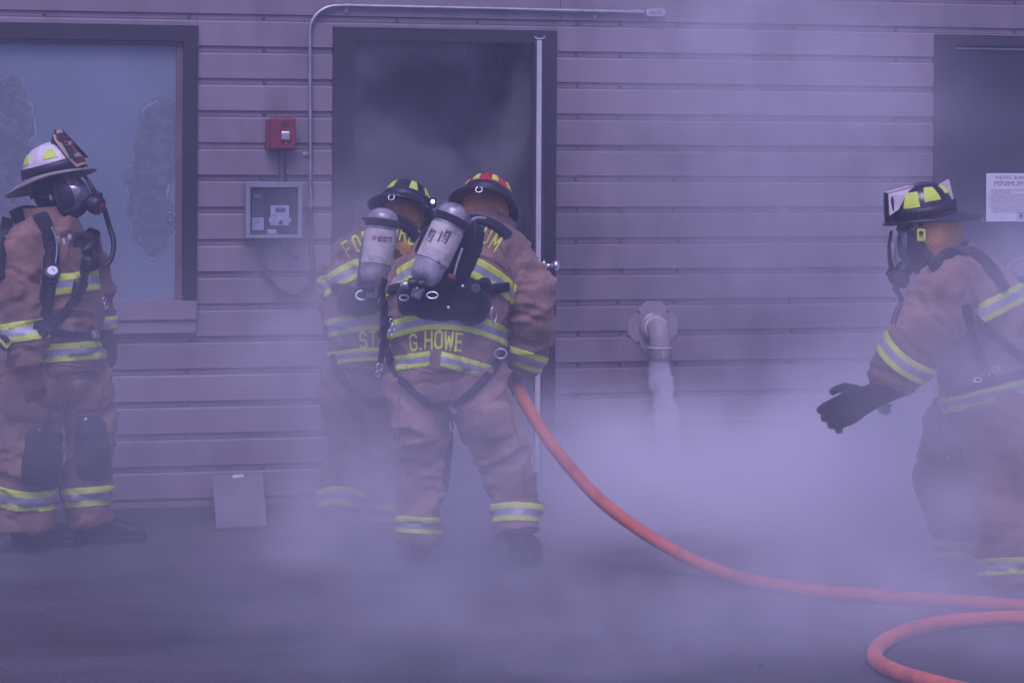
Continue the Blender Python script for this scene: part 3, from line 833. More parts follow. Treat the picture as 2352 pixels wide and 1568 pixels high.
M['brim_grey'] = paint('dirty_brim', (0.40, 0.35, 0.33), (0.22, 0.18, 0.17), rough=0.55, scale=12)
M['brim_red'] = paint('dark_red_underside', (0.14, 0.012, 0.016), (0.09, 0.01, 0.012), rough=0.5, scale=12)
M['leather'] = paint('leather_shield', (0.50, 0.36, 0.22), (0.36, 0.24, 0.15), rough=0.5, scale=12)
M['leather_dark'] = paint('oxblood_leather', (0.085, 0.022, 0.020), (0.05, 0.014, 0.014), rough=0.45, scale=18)
M['leather_white'] = paint('pale_leather', (0.66, 0.58, 0.54), (0.52, 0.44, 0.42), rough=0.55, scale=10)
M['cylinder'] = paint('scuffed_cylinder', (0.40, 0.385, 0.385), (0.15, 0.14, 0.145), rough=0.30, metal=0.2, scale=16, bump=0.15, bump_scale=40, detail=9, lo=0.36, hi=0.56)
M['cyl_label'] = paint('cylinder_label', (0.58, 0.55, 0.47), (0.30, 0.28, 0.26), rough=0.4, scale=18, detail=9, lo=0.34, hi=0.54)
M['rubber'] = paint('mask_rubber', (0.020, 0.019, 0.022), (0.012, 0.012, 0.014), rough=0.4, scale=14)
M['hose_rubber'] = paint('air_hose_rubber', (0.020, 0.020, 0.023), (0.012, 0.012, 0.014), rough=0.45, scale=40)
M['lens'] = glass_material('mask_lens', (0.86, 0.88, 0.95), 0.24, 0.10)
M['blue_led'] = None
mt_, nt_, p_ = new_mat('blue_led')
p_.inputs['Emission Color'].default_value = (0.25, 0.35, 1.0, 1); p_.inputs['Emission Strength'].default_value = 14.0
M['blue_led'] = mt_

def remeshed(mb, voxel, smooth_n=3):
    """one continuous surface grown over overlapping closed shapes"""
    me = bpy.data.meshes.new('body')
    me.from_pydata([tuple(p) for p in mb.v], [], mb.f)
    o = bpy.data.objects.new('body', me)
    COL.objects.link(o)
    md = o.modifiers.new('grow', 'REMESH')
    md.mode = 'VOXEL'; md.voxel_size = voxel
    bpy.context.view_layer.update()
    dg = bpy.context.evaluated_depsgraph_get()
    out = bpy.data.meshes.new_from_object(o.evaluated_get(dg), depsgraph=dg)
    bpy.data.objects.remove(o); bpy.data.meshes.remove(me)
    bm = bmesh.new(); bm.from_mesh(out); bpy.data.meshes.remove(out)
    for _ in range(smooth_n):
        bmesh.ops.smooth_vert(bm, verts=list(bm.verts), factor=0.5, use_axis_x=True, use_axis_y=True, use_axis_z=True)
    bm.normal_update()
    bm.verts.index_update()
    V = np.array([v.co[:] for v in bm.verts]); NV = np.array([v.normal[:] for v in bm.verts])
    F = [tuple(v.index for v in f.verts) for f in bm.faces]
    bm.free()
    return V, NV, F

class Person:
    def __init__(self, d, base):
        self.d = d; self.s = FPX / d; self.base = Vector(base); self.base.z = 0
        self.g = {}
        self.root = None
    def pt(self, u, v, o=0.0):
        return at(u, v, self.d - o / self.s)
    def chain(self, rings, n=18, flat=False):
        """list of (u, v, o, ru, rd) in frame units -> world rings"""
        C = [self.pt(r[0], r[1], r[2]) for r in rings]
        out = []
        for i, r in enumerate(rings):
            t = (C[min(i + 1, len(C) - 1)] - C[max(i - 1, 0)]).normalized()
            A = t.cross(FWD)
            if A.length < 0.15: A = t.cross(Vector((0, 0, 1)))
            A.normalize()
            if flat:
                A = (A * .25 + (RGT if A.dot(RGT) > 0 else -RGT) * .75).normalized()
            B = A.cross(t).normalized()
            ru, rd = r[3] / self.s, (r[4] if len(r) > 4 else r[3]) / self.s
            out.append([C[i] + A * (ru * math.cos(2 * math.pi * j / n)) + B * (rd * math.sin(2 * math.pi * j / n)) for j in range(n)])
        return C, out
    def garment(self, key, chains, voxel=0.012, amp=1.0, seed=0.0, smooth_n=3, fold=1.0):
        """chains: {label: rings}; grows one cloth surface and puts folds in it"""
        mb = MB(); bones = []
        for lab, rings in chains.items():
            C, rr = self.chain(rings, flat=(lab == 'torso'))
            mb.rings(rr)
            L = 0.0
            for i in range(len(C) - 1):
                bones.append((lab, np.array(C[i][:]), np.array(C[i + 1][:]), (rings[i][3] + rings[i + 1][3]) / 2 / self.s, L, np.array([*(C[i + 1] - C[i]).normalized()])))
                L += (C[i + 1] - C[i]).length
        V, NV, F = remeshed(mb, voxel, smooth_n)
        best = np.full(len(V), 1e9); idx = np.zeros(len(V), int); tt = np.zeros(len(V))
        for bi, (lab, a, b, r, L, t) in enumerate(bones):
            ab = b - a; l2 = (ab * ab).sum()
            k = np.clip(((V - a) @ ab) / l2, 0, 1)
            q = a + k[:, None] * ab
            dd = np.linalg.norm(V - q, axis=1) / r
            mk = dd < best
            best[mk] = dd[mk]; idx[mk] = bi; tt[mk] = L + k[mk] * math.sqrt(l2)
        labs = [bones[i][0] for i in idx]
        disp = np.zeros(len(V))
        view = np.array(FWD[:]); up = np.array([0, 0, 1.0])
        for i in range(len(V)):
            p = Vector(V[i]); t = tt[i]
            limb = labs[i] != 'torso'
            w = noise.noise(p * 3.1 + Vector((seed, 2, 5)))
            w2 = noise.noise(p * 7.0 + Vector((seed, 9, 1)))
            side = Vector(bones[idx[i]][5]).cross(FWD)
            a = p.dot(side) * (2.2 if limb else 1.3)
            if limb:
                q = noise.noise(Vector((t * 11 + w * 1.3 + a * 2.2, a * 1.4, seed + 3)))
                q2 = noise.noise(Vector((t * 22 + w2 * 1.0 - a * 3.0, a * 2.5, seed + 8)))
            else:
                q = noise.noise(Vector((t * 6 + w * 1.5 + a * 1.1, a * 4.0, seed + 3)))
                q2 = noise.noise(Vector((t * 12 + w2 * 1.2 - a * 2.0, a * 8.0, seed + 8)))
            r1 = 1 - abs(q) * 2.4
            r2 = 1 - abs(q2) * 2.4
            dsp = 0.004 * w + 0.003 * w2
            dsp += fold * (0.022 * max(-0.6, r1) * (0.7 + 0.8 * w2) + 0.012 * max(-0.5, r2) * (0.7 + 0.6 * w))
            disp[i] = dsp - 0.008 * fold
        V = V + NV * (disp * amp)[:, None]
        self.g[key] = dict(V=V, F=F, lab=np.array(labs), bvh=BVHTree.FromPolygons([Vector(p) for p in V], F))
        return self.g[key]
    def build_garment(self, key, name, mat, label=None):
        g = self.g[key]
        mb = MB(); mb.v = [Vector(p) for p in g['V']]; mb.f = g['F']; mb.mi = [0] * len(g['F'])
        o = mb.build(name, mat, self.root, smooth=True)
        if label: o['label'] = label
        g['obj'] = o
        return o
    # ---- casting frame positions onto the clothes
    def cast(self, u, v, keys):
        dr = ray_dir(u, v)
        best = None
        for k in keys:
            b = self.g[k]['bvh'] if isinstance(k, str) else k
            h = b.ray_cast(CAM, dr)
            if h[0] is not None and (best is None or h[3] < best[2]):
                nrm = h[1] if h[1].dot(dr) < 0 else -h[1]
                best = (h[0], nrm, h[3])
        return best
    def band(self, key, lab, u0, v0, ang, w, parent, k2=0.0, k1=0.0, urange=None, name='reflective_band', off=0.005, prop=(0.31, 0.38), frange=None):
        g = self.g[key]
        bm = bmesh.new()
        vs = [None] * len(g['V'])
        ca, sa = math.cos(rad(ang)), math.sin(rad(ang))
        F_ = self
        def fwd(p):
            u, v, d = to_frame(p)
            a = (u - u0) * ca + (v - v0) * sa
            b = -(u - u0) * sa + (v - v0) * ca
            return Vector((a, b - k2 * a * a - k1 * abs(a), d * 500))
        def inv(q):
            b = q.y + k2 * q.x * q.x + k1 * abs(q.x)
            u = u0 + q.x * ca - b * sa
            v = v0 + q.x * sa + b * ca
            return at(u, v, q.z / 500)
        labs = g['lab']
        for f in g['F']:
            if lab is not None and sum(labs[i] == lab for i in f) < 2: continue
            fv = []
            ok = False
            for i in f:
                if vs[i] is None:
                    vs[i] = bm.verts.new(fwd(Vector(g['V'][i])))
                fv.append(vs[i])
            if any(abs(q.co.y) < w for q in fv):
                try: bm.faces.new(fv)
                except ValueError: pass
        for b_, nrm in ((-w / 2, (0, -1, 0)), (w / 2, (0, 1, 0))):
            bmesh.ops.bisect_plane(bm, geom=list(bm.verts) + list(bm.edges) + list(bm.faces), plane_co=(0, b_, 0), plane_no=nrm, clear_outer=True)
        e1, e2 = -w / 2 + w * prop[0], -w / 2 + w * (prop[0] + prop[1])
        for b_ in (e1, e2):
            bmesh.ops.bisect_plane(bm, geom=list(bm.verts) + list(bm.edges) + list(bm.faces), plane_co=(0, b_, 0), plane_no=(0, 1, 0))
        if urange:
            dead = [f for f in bm.faces if not (urange[0] <= f.calc_center_median().x + u0 <= urange[1])]
            bmesh.ops.delete(bm, geom=dead, context='FACES')
        loose = [v for v in bm.verts if not v.link_faces]
        bmesh.ops.delete(bm, geom=loose, context='VERTS')
        if not bm.faces:
            bm.free(); return None
        for f in bm.faces:
            y = f.calc_center_median().y
            f.material_index = 1 if e1 < y < e2 else 0
        for q in bm.verts: q.co = inv(q.co)
        bm.normal_update()
        nr = {q: q.normal.copy() for q in bm.verts}
        for q in bm.verts: q.co += nr[q] * off
        ed = [e for e in bm.edges if len(e.link_faces) == 1]
        ex = bmesh.ops.extrude_edge_only(bm, edges=ed)
        bm.normal_update()
        org = ORIGIN[self.root.name]
        # skirt the cut edge back to the cloth
        newv = [x for x in ex['geom'] if isinstance(x, bmesh.types.BMVert)]
        for q in newv:
            mate = [e.other_vert(q) for e in q.link_edges if e.other_vert(q) in nr and (e.other_vert(q).co - q.co).length < 1e-6]
            if mate: q.co -= nr[mate[0]] * (off + 0.003)
        for q in bm.verts: q.co -= org
        me = bpy.data.meshes.new(name)
        bm.to_mesh(me); bm.free()
        me.materials.append(M['lime']); me.materials.append(M['silver'])
        me.polygons.foreach_set('use_smooth', [True] * len(me.polygons))
        o = bpy.data.objects.new(name, me); COL.objects.link(o); o.parent = parent
        return o
    def strap(self, pts, w, keys, parent, mat=None, name='strap', th=0.006, off=0.002, n=6, smooth_it=3):
        """webbing laid over the clothes along frame positions"""
        sp = spline([(p[0], p[1], 0) for p in pts], n)
        P, NR = [], []
        last = self.d
        for q in sp:
            h = self.cast(q.x, q.y, keys)
            if h is None:
                P.append(at(q.x, q.y, last)); NR.append(-FWD)
            else:
                P.append(h[0]); NR.append(h[1]); last = depth(h[0])
        for _ in range(smooth_it):
            P = [P[0]] + [P[i] * .5 + (P[i - 1] + P[i + 1]) * .25 for i in range(1, len(P) - 1)] + [P[-1]]
            NR = [(NR[max(i - 1, 0)] + NR[i] * 2 + NR[min(i + 1, len(NR) - 1)]).normalized() for i in range(len(NR))]
        rings = []
        hw = w / 2 / self.s
        for i in range(len(P)):
            t = (P[min(i + 1, len(P) - 1)] - P[max(i - 1, 0)]).normalized()
            sd_ = t.cross(NR[i]).normalized()
            c = P[i] + NR[i] * off
            rings.append([c - sd_ * hw - NR[i] * .004, c + sd_ * hw - NR[i] * .004, c + sd_ * hw + NR[i] * th * .6, c + sd_ * hw * .8 + NR[i] * th, c - sd_ * hw * .8 + NR[i] * th, c - sd_ * hw + NR[i] * th * .6])
        return MB().rings(rings).build(name, mat or M['webbing'], parent, smooth=True, auto=rad(50))
    def patch(self, u, v, hw, hh, rot, keys, parent, mat, name, th=0.012, n=14, power=4.0, taper=0.0):
        """padded piece sewn on the clothes: rounded outline, proud of the cloth"""
        ca, sa = math.cos(rad(rot)), math.sin(rad(rot))
        grid = []
        for i in range(n + 1):
            row = []
            for j in range(n + 1):
                a, b = -1 + 2 * i / n, -1 + 2 * j / n
                # square to rounded square
                m_ = max(abs(a), abs(b))
                if m_ > 0:
                    l_ = (abs(a) ** power + abs(b) ** power) ** (1 / power)
                    a, b = a * m_ / l_, b * m_ / l_
                uu = a * hw * (1 + taper * b); vv = b * hh
                x, y = u + uu * ca - vv * sa, v + uu * sa + vv * ca
                h = self.cast(x, y, keys)
                row.append((h, x, y, m_))
            grid.append(row)
        ds = sorted(depth(q[0][0]) for r in grid for q in r if q[0])
        if not ds: return None
        med = ds[len(ds) // 2]
        vs = []
        for r in grid:
            for (h, x, y, m_) in r:
                if h is not None and abs(depth(h[0]) - med) < 0.22: p, nr = h[0], h[1]
                else: p, nr = at(x, y, med + .04), -FWD
                e = th * (1 - m_ ** 8) + (-0.012 if m_ > .99 else 0.001)
                vs.append(p + nr * e)
        # relax once
        fs = [(i * (n + 1) + j, i * (n + 1) + j + 1, (i + 1) * (n + 1) + j + 1, (i + 1) * (n + 1) + j) for i in range(n) for j in range(n)]
        for _ in range(2):
            nv = [q.copy() for q in vs]
            for i in range(1, n):
                for j in range(1, n):
                    k = i * (n + 1) + j
                    nv[k] = vs[k] * .4 + (vs[k - 1] + vs[k + 1] + vs[k - n - 1] + vs[k + n + 1]) * .15
            vs = nv
        mb = MB().add(vs, fs)
        o = mb.build(name, mat, parent, smooth=True, fix=False)
        return o
    def letters(self, items, keys, parent, mat=None, sw=0.165, name='letter', off=0.004):
        """items: (character, u, v, angle, height): block letters sewn on the clothes"""
        for ch, u, v, ang, hgt in items:
            ca, sa = math.cos(rad(ang)), math.sin(rad(ang))
            mb = MB()
            wd = 0.7 if ch in 'MW' else 0.6
            if ch == '.': wd = 0.1
            for line in GLYPH[ch]:
                pts = []
                for a, b in zip(line[:-1], line[1:]):
                    m_ = max(1, int(math.hypot(b[0] - a[0], b[1] - a[1]) / 0.2))
                    for q in range(m_): pts.append((a[0] + (b[0] - a[0]) * q / m_, a[1] + (b[1] - a[1]) * q / m_))
                pts.append(line[-1])
                for i, (a, b) in enumerate(zip(pts[:-1], pts[1:])):
                    dx, dy = b[0] - a[0], b[1] - a[1]
                    l_ = math.hypot(dx, dy); dx /= l_; dy /= l_
                    e = sw / 2
                    quad = []
                    for (px_, py_) in ((a[0] - dx * e * .8 - dy * e, a[1] - dy * e * .8 + dx * e), (a[0] - dx * e * .8 + dy * e, a[1] - dy * e * .8 - dx * e),
                                       (b[0] + dx * e * .8 + dy * e, b[1] + dy * e * .8 - dx * e), (b[0] + dx * e * .8 - dy * e, b[1] + dy * e * .8 + dx * e)):
                        lx, ly = (px_ - wd / 2) * hgt * .66, -(py_ - .5) * hgt
                        x, y = u + lx * ca - ly * sa, v + lx * sa + ly * ca
                        h = self.cast(x, y, keys)
                        if h is None: quad = None; break
                        quad.append(h[0] + h[1] * (off + 0.00003 * len(mb.f)))
                    if quad: mb.add(quad, [(0, 1, 2, 3)])
            if mb.f:
                mb.build(name, mat or M['letter'], parent, fix=False)

GLYPH = {
    'G': [[(.6, .8), (.45, 1), (.15, 1), (0, .85), (0, .15), (.15, 0), (.45, 0), (.6, .15), (.6, .45), (.35, .45)]],
    'H': [[(0, 0), (0, 1)], [(.6, 0), (.6, 1)], [(0, .5), (.6, .5)]],
    'O': [[(.15, 0), (.45, 0), (.6, .15), (.6, .85), (.45, 1), (.15, 1), (0, .85), (0, .15), (.15, 0)]],
    'W': [[(0, 1), (.15, 0), (.35, .7), (.55, 0), (.7, 1)]],
    'E': [[(.55, 1), (0, 1), (0, 0), (.55, 0)], [(0, .5), (.45, .5)]],
    'S': [[(.6, .85), (.45, 1), (.15, 1), (0, .85), (0, .62), (.12, .52), (.48, .48), (.6, .38), (.6, .15), (.45, 0), (.15, 0), (0, .15)]],
    'T': [[(0, 1), (.6, 1)], [(.3, 1), (.3, 0)]],
    'F': [[(0, 0), (0, 1), (.55, 1)], [(0, .52), (.45, .52)]],
    'R': [[(0, 0), (0, 1), (.45, 1), (.6, .85), (.6, .6), (.45, .48), (0, .48)], [(.3, .48), (.6, 0)]],
    'D': [[(0, 0), (0, 1), (.4, 1), (.6, .8), (.6, .2), (.4, 0), (0, 0)]],
    'U': [[(0, 1), (0, .15), (.15, 0), (.45, 0), (.6, .15), (.6, 1)]],
    'M': [[(0, 0), (0, 1), (.35, .35), (.7, 1), (.7, 0)]],
    'C': [[(.6, .8), (.45, 1), (.15, 1), (0, .85), (0, .15), (.15, 0), (.45, 0), (.6, .2)]],
    'L': [[(0, 1), (0, 0), (.55, 0)]],
    'X': [[(0, 0), (.6, 1)], [(0, 1), (.6, 0)]],
    '.': [[(0, 0.03), (.1, 0.03)]],
}

def frame(origin, fwd, up_hint=Vector((0, 0, 1)), roll=0.0):
    x = fwd.normalized()
    y = up_hint.cross(x).normalized()
    z = x.cross(y)
    if roll:
        y, z = y * math.cos(roll) + z * math.sin(roll), z * math.cos(roll) - y * math.sin(roll)
    mt = Matrix((x, y, z)).transposed().to_4x4()
    mt.translation = origin
    return mt

def look(yaw_deg, pitch_deg):
    """direction: yaw 0 = straight away from the camera, +90 = frame right; pitch up positive"""
    h = FWD * math.cos(rad(yaw_deg)) + RGT * math.sin(rad(yaw_deg))
    return (h * math.cos(rad(pitch_deg)) + Vector((0, 0, 1)) * math.sin(rad(pitch_deg))).normalized()

def helmet(parent, mt, shell, brim_top, brim_under, band_mat, tets, shield=None, dring=True, sc=1.0, shield_mat=None, wedge_mat=None, rear=0.085, gloss=None):
    A, B, Cc = 0.128 * sc, 0.110 * sc, 0.124 * sc
    def dome(phi, th, off=0.0):
        """phi round, th 0 at the base to pi/2 at the crown"""
        rdg = max(0.0, math.cos(4 * (phi - math.pi / 8 * 0)) ) ** 14
        k = 1 + 0.035 * rdg * math.cos(th) ** 0.5 * (1 if th > .02 else 0) + off
        ct = math.cos(th) ** 0.74
        return mt @ Vector((A * k * ct * math.cos(phi), B * k * ct * math.sin(phi), Cc * math.sin(th) * (k if th > .3 else 1)))
    n, m_ = 96, 20
    rings = [[dome(2 * math.pi * j / n, (math.pi / 2 - .02) * i / m_) for j in range(n)] for i in range(m_ + 1)]
    h = MB().rings(rings).build('helmet', shell, parent, smooth=True)
    # comb along the crown
    cr = []
    for i in range(15):
        th = rad(25) + rad(130) * i / 14
        p = Vector((A * math.cos(th) * 1.0, 0, Cc * math.sin(th)))
        cr.append((p, Vector((math.cos(th) / A, 0, math.sin(th) / Cc)).normalized()))
    rr = [[mt @ (p + q * (-.004) + Vector((0, -.010 * sc, 0))), mt @ (p + q * .006 * sc + Vector((0, -.006 * sc, 0))), mt @ (p + q * .006 * sc + Vector((0, .006 * sc, 0))), mt @ (p + q * (-.004) + Vector((0, .010 * sc, 0)))] for p, q in cr]
    MB().rings(rr).build('crown_ridge', shell, h, smooth=True, auto=rad(50))
    # brim
    def bw(phi):
        c = math.cos(phi)
        back = max(0.0, -c) ** 1.6
        front = max(0.0, c) ** 2
        return (0.034 + rear * back + 0.018 * front) * sc
    def bz(phi, t):
        c = math.cos(phi)
        back = max(0.0, -c) ** 1.5
        side = abs(math.sin(phi)) ** 2
        return (-0.006 - t * (0.030 * back + 0.012) - 0.016 * t * side * max(0, -c + .4)) * sc
    nb = 72
    top, bot = [], []
    for t in (0, .25, .5, .75, .95, 1.0):
        top.append([mt @ Vector(((A * .96 + bw(2 * math.pi * j / nb) * t) * math.cos(2 * math.pi * j / nb), (B * .96 + bw(2 * math.pi * j / nb) * t) * math.sin(2 * math.pi * j / nb), bz(2 * math.pi * j / nb, t) + .003)) for j in range(nb)])
    for t in (1.0, .95, .75, .5, .25, 0):
        bot.append([mt @ Vector(((A * .95 + bw(2 * math.pi * j / nb) * t) * math.cos(2 * math.pi * j / nb), (B * .95 + bw(2 * math.pi * j / nb) * t) * math.sin(2 * math.pi * j / nb), bz(2 * math.pi * j / nb, t) - .003)) for j in range(nb)])
    mbr = MB()
    mbr.rings(top, cap=False)
    mbr.cur = 1
    mbr.rings([top[-1], bot[0]], cap=False)
    mbr.rings(bot, cap=False)
    mbr.build('brim', [brim_top, brim_under], h, smooth=True, auto=rad(60))
    edge_ = [mt @ Vector(((A * .96 + bw(2 * math.pi * j / nb)) * math.cos(2 * math.pi * j / nb), (B * .96 + bw(2 * math.pi * j / nb)) * math.sin(2 * math.pi * j / nb), bz(2 * math.pi * j / nb, 1.0))) for j in range(nb + 1)]
    MB().tube(edge_, .0055 * sc, 8, cap=False).build('brim_edge', brim_top if gloss is None else gloss, h, smooth=True)
    # rubber band round the base of the dome
    def bh(phi): return (0.036 + 0.006 * math.cos(2 * phi)) * sc
    rr = []
    for (k, zf) in ((1.0, -.12), (1.055, -.1), (1.06, .5), (1.045, 1.0), (0.98, 1.02)):
        rr.append([mt @ Vector((A * k * math.cos(2 * math.pi * j / 48), B * k * math.sin(2 * math.pi * j / 48), bh(2 * math.pi * j / 48) * zf)) for j in range(48)])
    MB().rings(rr, cap=False).build('rubber_band', band_mat, h, smooth=True)
    # reflective tetrahedrons
    for (phi0, wdt, t0, t1, narrow) in tets:
        g_ = []
        for i in range(7):
            f = i / 6
            th = t0 + (t1 - t0) * f
            hwid = wdt * (1 - narrow * f)
            g_.append([dome(rad(phi0) + hwid * (-1 + 2 * j / 6), th, 0.028) for j in range(7)])
        inner = [[dome(rad(phi0) + wdt * (1 - narrow * i / 6) * (-1 + 2 * j / 6), t0 + (t1 - t0) * i / 6, 0.0) for j in range(7)] for i in range(7)]
        mbt = MB().rings(g_, close=False)
        per = [g_[0][j] for j in range(7)] + [g_[i][6] for i in range(1, 7)] + [g_[6][j] for j in range(5, -1, -1)] + [g_[i][0] for i in range(5, 0, -1)]
        pin = [inner[0][j] for j in range(7)] + [inner[i][6] for i in range(1, 7)] + [inner[6][j] for j in range(5, -1, -1)] + [inner[i][0] for i in range(5, 0, -1)]
        mbt.rings([per, pin], cap=False)
        mbt.build('reflector', M['lime'], h, smooth=True, auto=rad(40))
    # front shield
    if shield:
        x0, z0, x1, z1, w0, w1 = [q * sc for q in shield]
        out = [(-w0, 0.0), (-w1 * 1.0, .35), (-w1, .8), (-w1 * .55, 1.0), (w1 * .55, 1.0), (w1, .8), (w1 * 1.0, .35), (w0, 0.0)]
        pl, pl2 = [], []
        dirn = Vector((x1 - x0, 0, z1 - z0)); ln_ = dirn.length; dirn.normalize()
        nn = Vector((dirn.z, 0, -dirn.x))
        cols = 9
        ringsA, ringsB = [], []
        for i in range(9):
            t = i / 8
            half = np.interp(t, [0, .3, .8, 1.0], [w0, w1, w1, w1 * .5])
            ringsA.append([mt @ (Vector((x0, 0, z0)) + dirn * (ln_ * t) + Vector((0, half * (-1 + 2 * j / cols), 0)) + nn * (.004 - .020 * (-1 + 2 * j / cols) ** 2 * sc)) for j in range(cols + 1)])
            ringsB.append([mt @ (Vector((x0, 0, z0)) + dirn * (ln_ * t) + Vector((0, half * (-1 + 2 * j / cols), 0)) + nn * (-.001 - .020 * (-1 + 2 * j / cols) ** 2 * sc)) for j in range(cols + 1)])
        per = lambda R: [R[0][j] for j in range(cols + 1)] + [R[i][cols] for i in range(1, 9)] + [R[8][j] for j in range(cols - 1, -1, -1)] + [R[i][0] for i in range(7, 0, -1)]
        ms = MB().rings(ringsA, close=False)
        ms.cur = 1
        ms.rings([list(reversed(r)) for r in ringsB], close=False)
        ms.rings([per(ringsA), per(ringsB)], cap=False)
        sh = ms.build('front_shield', [shield_mat or M['leather'], M['helmet_black']], h, smooth=True, auto=rad(50), fix=False)
        # tooled panels on the shield face
        def fc(t, s): 
            half = float(np.interp(t, [0, .3, .8, 1.0], [w0, w1, w1, w1 * .5]))
            return mt @ (Vector((x0, 0, z0)) + dirn * (ln_ * t) + Vector((0, half * s, 0)) + nn * (.0055 - .020 * s * s * sc))
        if shield_mat is None:
            for (ta, tb, sa_, sb_) in ((.06, .22, -.8, .1), (.06, .22, .2, .8), (.30, .55, -.75, -.1), (.33, .6, 0.0, .8), (.66, .9, -.8, .8), (.58, .64, -.6, -.2)):
                gq = [[fc(ta + (tb - ta) * i / 3, sa_ + (sb_ - sa_) * j / 4 + .06 * math.sin(5 * i + 3 * j)) for j in range(5)] for i in range(4)]
                MB().rings(gq, close=False).build('tooled_panel', M['leather_dark'], h, smooth=True)
        # holder wedge between crown and shield
        for s in (-1, 1):
            tri = [Vector((x1 - .002 * sc, s * .030 * sc, z1 - .006 * sc)), Vector((A * .30, s * .034 * sc, Cc * .93)), Vector((A * .62, s * .045 * sc, Cc * .72)), Vector((A * .95, s * .045 * sc, Cc * .30)), Vector((x0 - .006 * sc, s * .045 * sc, z0 + .03 * sc))]
            MB().prism([mt @ q for q in tri], (mt.to_3x3() @ Vector((0, s * .006, 0)))).build('shield_wing', wedge_mat or M['helmet_black'], h)
        cap_ = [Vector((x1 - .002 * sc, -.034 * sc, z1 - .004 * sc)), Vector((A * .30, -.038 * sc, Cc * .95)), Vector((A * .30, .038 * sc, Cc * .95)), Vector((x1 - .002 * sc, .034 * sc, z1 - .004 * sc))]
        MB().prism([mt @ q for q in cap_], mt.to_3x3() @ Vector((0, 0, .004))).build('shield_holder', wedge_mat or M['helmet_black'], h)
    if dring:
        c = Vector((-(A * .96 + bw(math.pi)) - .002, 0, bz(math.pi, 1.0) - .004))
        ringp = [mt @ (c + Vector((0, .013 * math.sin(a), -.010 - .013 * math.cos(a)))) for a in [2 * math.pi * i / 20 for i in range(21)]]
        MB().tube(ringp, .0022, 6, cap=False).build('hanging_ring', M['chrome'], h, smooth=True)
        MB().rbox((0, 0, 0), (.012, .026, .012), b=.002)
        mb_ = MB().rbox((0, 0, 0), (.010, .028, .010), b=.002); mb_.v = [mt @ (q + c + Vector((.004, 0, .004))) for q in mb_.v]
        mb_.build('ring_clip', M['chrome'], h)
    return h

def face_mask(parent, mt, straps=True):
    """full face piece: lens, rubber seal, nose cup, regulator with purge button and side straps"""
    seal = MB()
    prof = [(0.100, 0.055), (.085, .100), (.02, .118), (-.045, .112), (-.085, .092), (-.112, .055)]
    def shell(k, a0=-82, a1=82):
        R = []
        for i in range(13):
            a = rad(a0) + rad(a1 - a0) * i / 12       # round the face, side to side
            row = []
            for j in range(13):
                b = rad(-62) + rad(116) * j / 12
                x = .030 + (.110 + .034 * math.cos(2 * (b + .52))) * k * math.cos(a) * math.cos(b) ** .7
                y = .080 * k * math.sin(a) * math.cos(b) ** .45
                z = -.028 + .098 * k * math.sin(b)
                row.append(mt @ Vector((x, y, z)))
            R.append(row)
        return R
    lens = MB().rings(shell(1.0), close=False).build('mask_lens', M['lens'], parent, smooth=True)
    for a0, a1 in ((-88, -50), (50, 88)):
        MB().rings(shell(1.03, a0, a1), close=False).build('mask_skirt', M['rubber'], parent, smooth=True)
    R = shell(1.0)
    per = R[0] + [R[i][-1] for i in range(1, 13)] + list(reversed(R[-1][:-1])) + [R[i][0] for i in range(11, -1, -1)]
    m_ = MB().tube(per, .0105, 10, cap=False).build('mask_seal', M['rubber'], parent, smooth=True)
    # centre bar and regulator
    mid = R[6]
    MB().tube([mt @ Vector((.112, .0, .066)), mt @ Vector((.148, 0, .022)), mt @ Vector((.174, 0, -.03)), mt @ Vector((.186, 0, -.072))], [.006, .007, .009, .013], 10).build('lens_bar', M['rubber'], parent, smooth=True)
    ax = Vector((.84, 0, -.54)).normalized()
    q = mt @ Matrix.Translation((.150, 0, -.094)) @ ax.to_track_quat('Z', 'Y').to_matrix().to_4x4()
    reg = MB().lathe([(.026, -.030), (.034, -.015), (.036, 0), (.031, .004), (.031, .014), (.040, .017), (.042, .040), (.038, .055), (.026, .062), (.001, .064)], q, 22).build('regulator', M['rubber'], parent, smooth=True, auto=rad(50))
    MB().lathe([(.018, .0615), (.019, .066), (.015, .069), (.001, .070)], q, 16).build('purge_button', M['red'], parent, smooth=True)
    mb_ = MB().rbox((0, .046, .03), (.02, .02, .03), b=.003); mb_.v = [q @ p for p in mb_.v]; mb_.build('latch', M['rubber'], parent)
    # nose cup inside, lower face seal
    chin = mt @ Matrix.Translation((.062, 0, -.105)) @ Matrix.Diagonal((.062, .062, .040, 1))
    bm = bmesh.new(); bmesh.ops.create_uvsphere(bm, u_segments=16, v_segments=10, radius=1.0); bm.transform(chin); bm.verts.index_update()
    MB().add([v.co.copy() for v in bm.verts], [tuple(v.index for v in f.verts) for f in bm.faces]).build('chin_cup', M['rubber'], parent, smooth=True)
    bm.free()
    # head harness
    for (y0, z0, z1) in () if not straps else ((1, .045, .05), (1, -.055, -.02), (-1, .045, .05), (-1, -.055, -.02)):
        MB().tube(spline([mt @ Vector((.045, y0 * .080, z0)), mt @ Vector((.0, y0 * .094, (z0 + z1) / 2)), mt @ Vector((-.07, y0 * .086, z1)), mt @ Vector((-.108, y0 * .03, z1))], 5), .0065, 8).build('head_strap', M['rubber'], parent, smooth=True)
    for y0 in (-1, 1):
        c = mt @ Vector((.024, y0 * .092, -.045))
        MB().tube([c + (mt.to_3x3() @ Vector((0, 0, -.012))), c + (mt.to_3x3() @ Vector((0, 0, .012)))], .005, 8).build('strap_buckle', M['steel'], parent)
    return q, reg

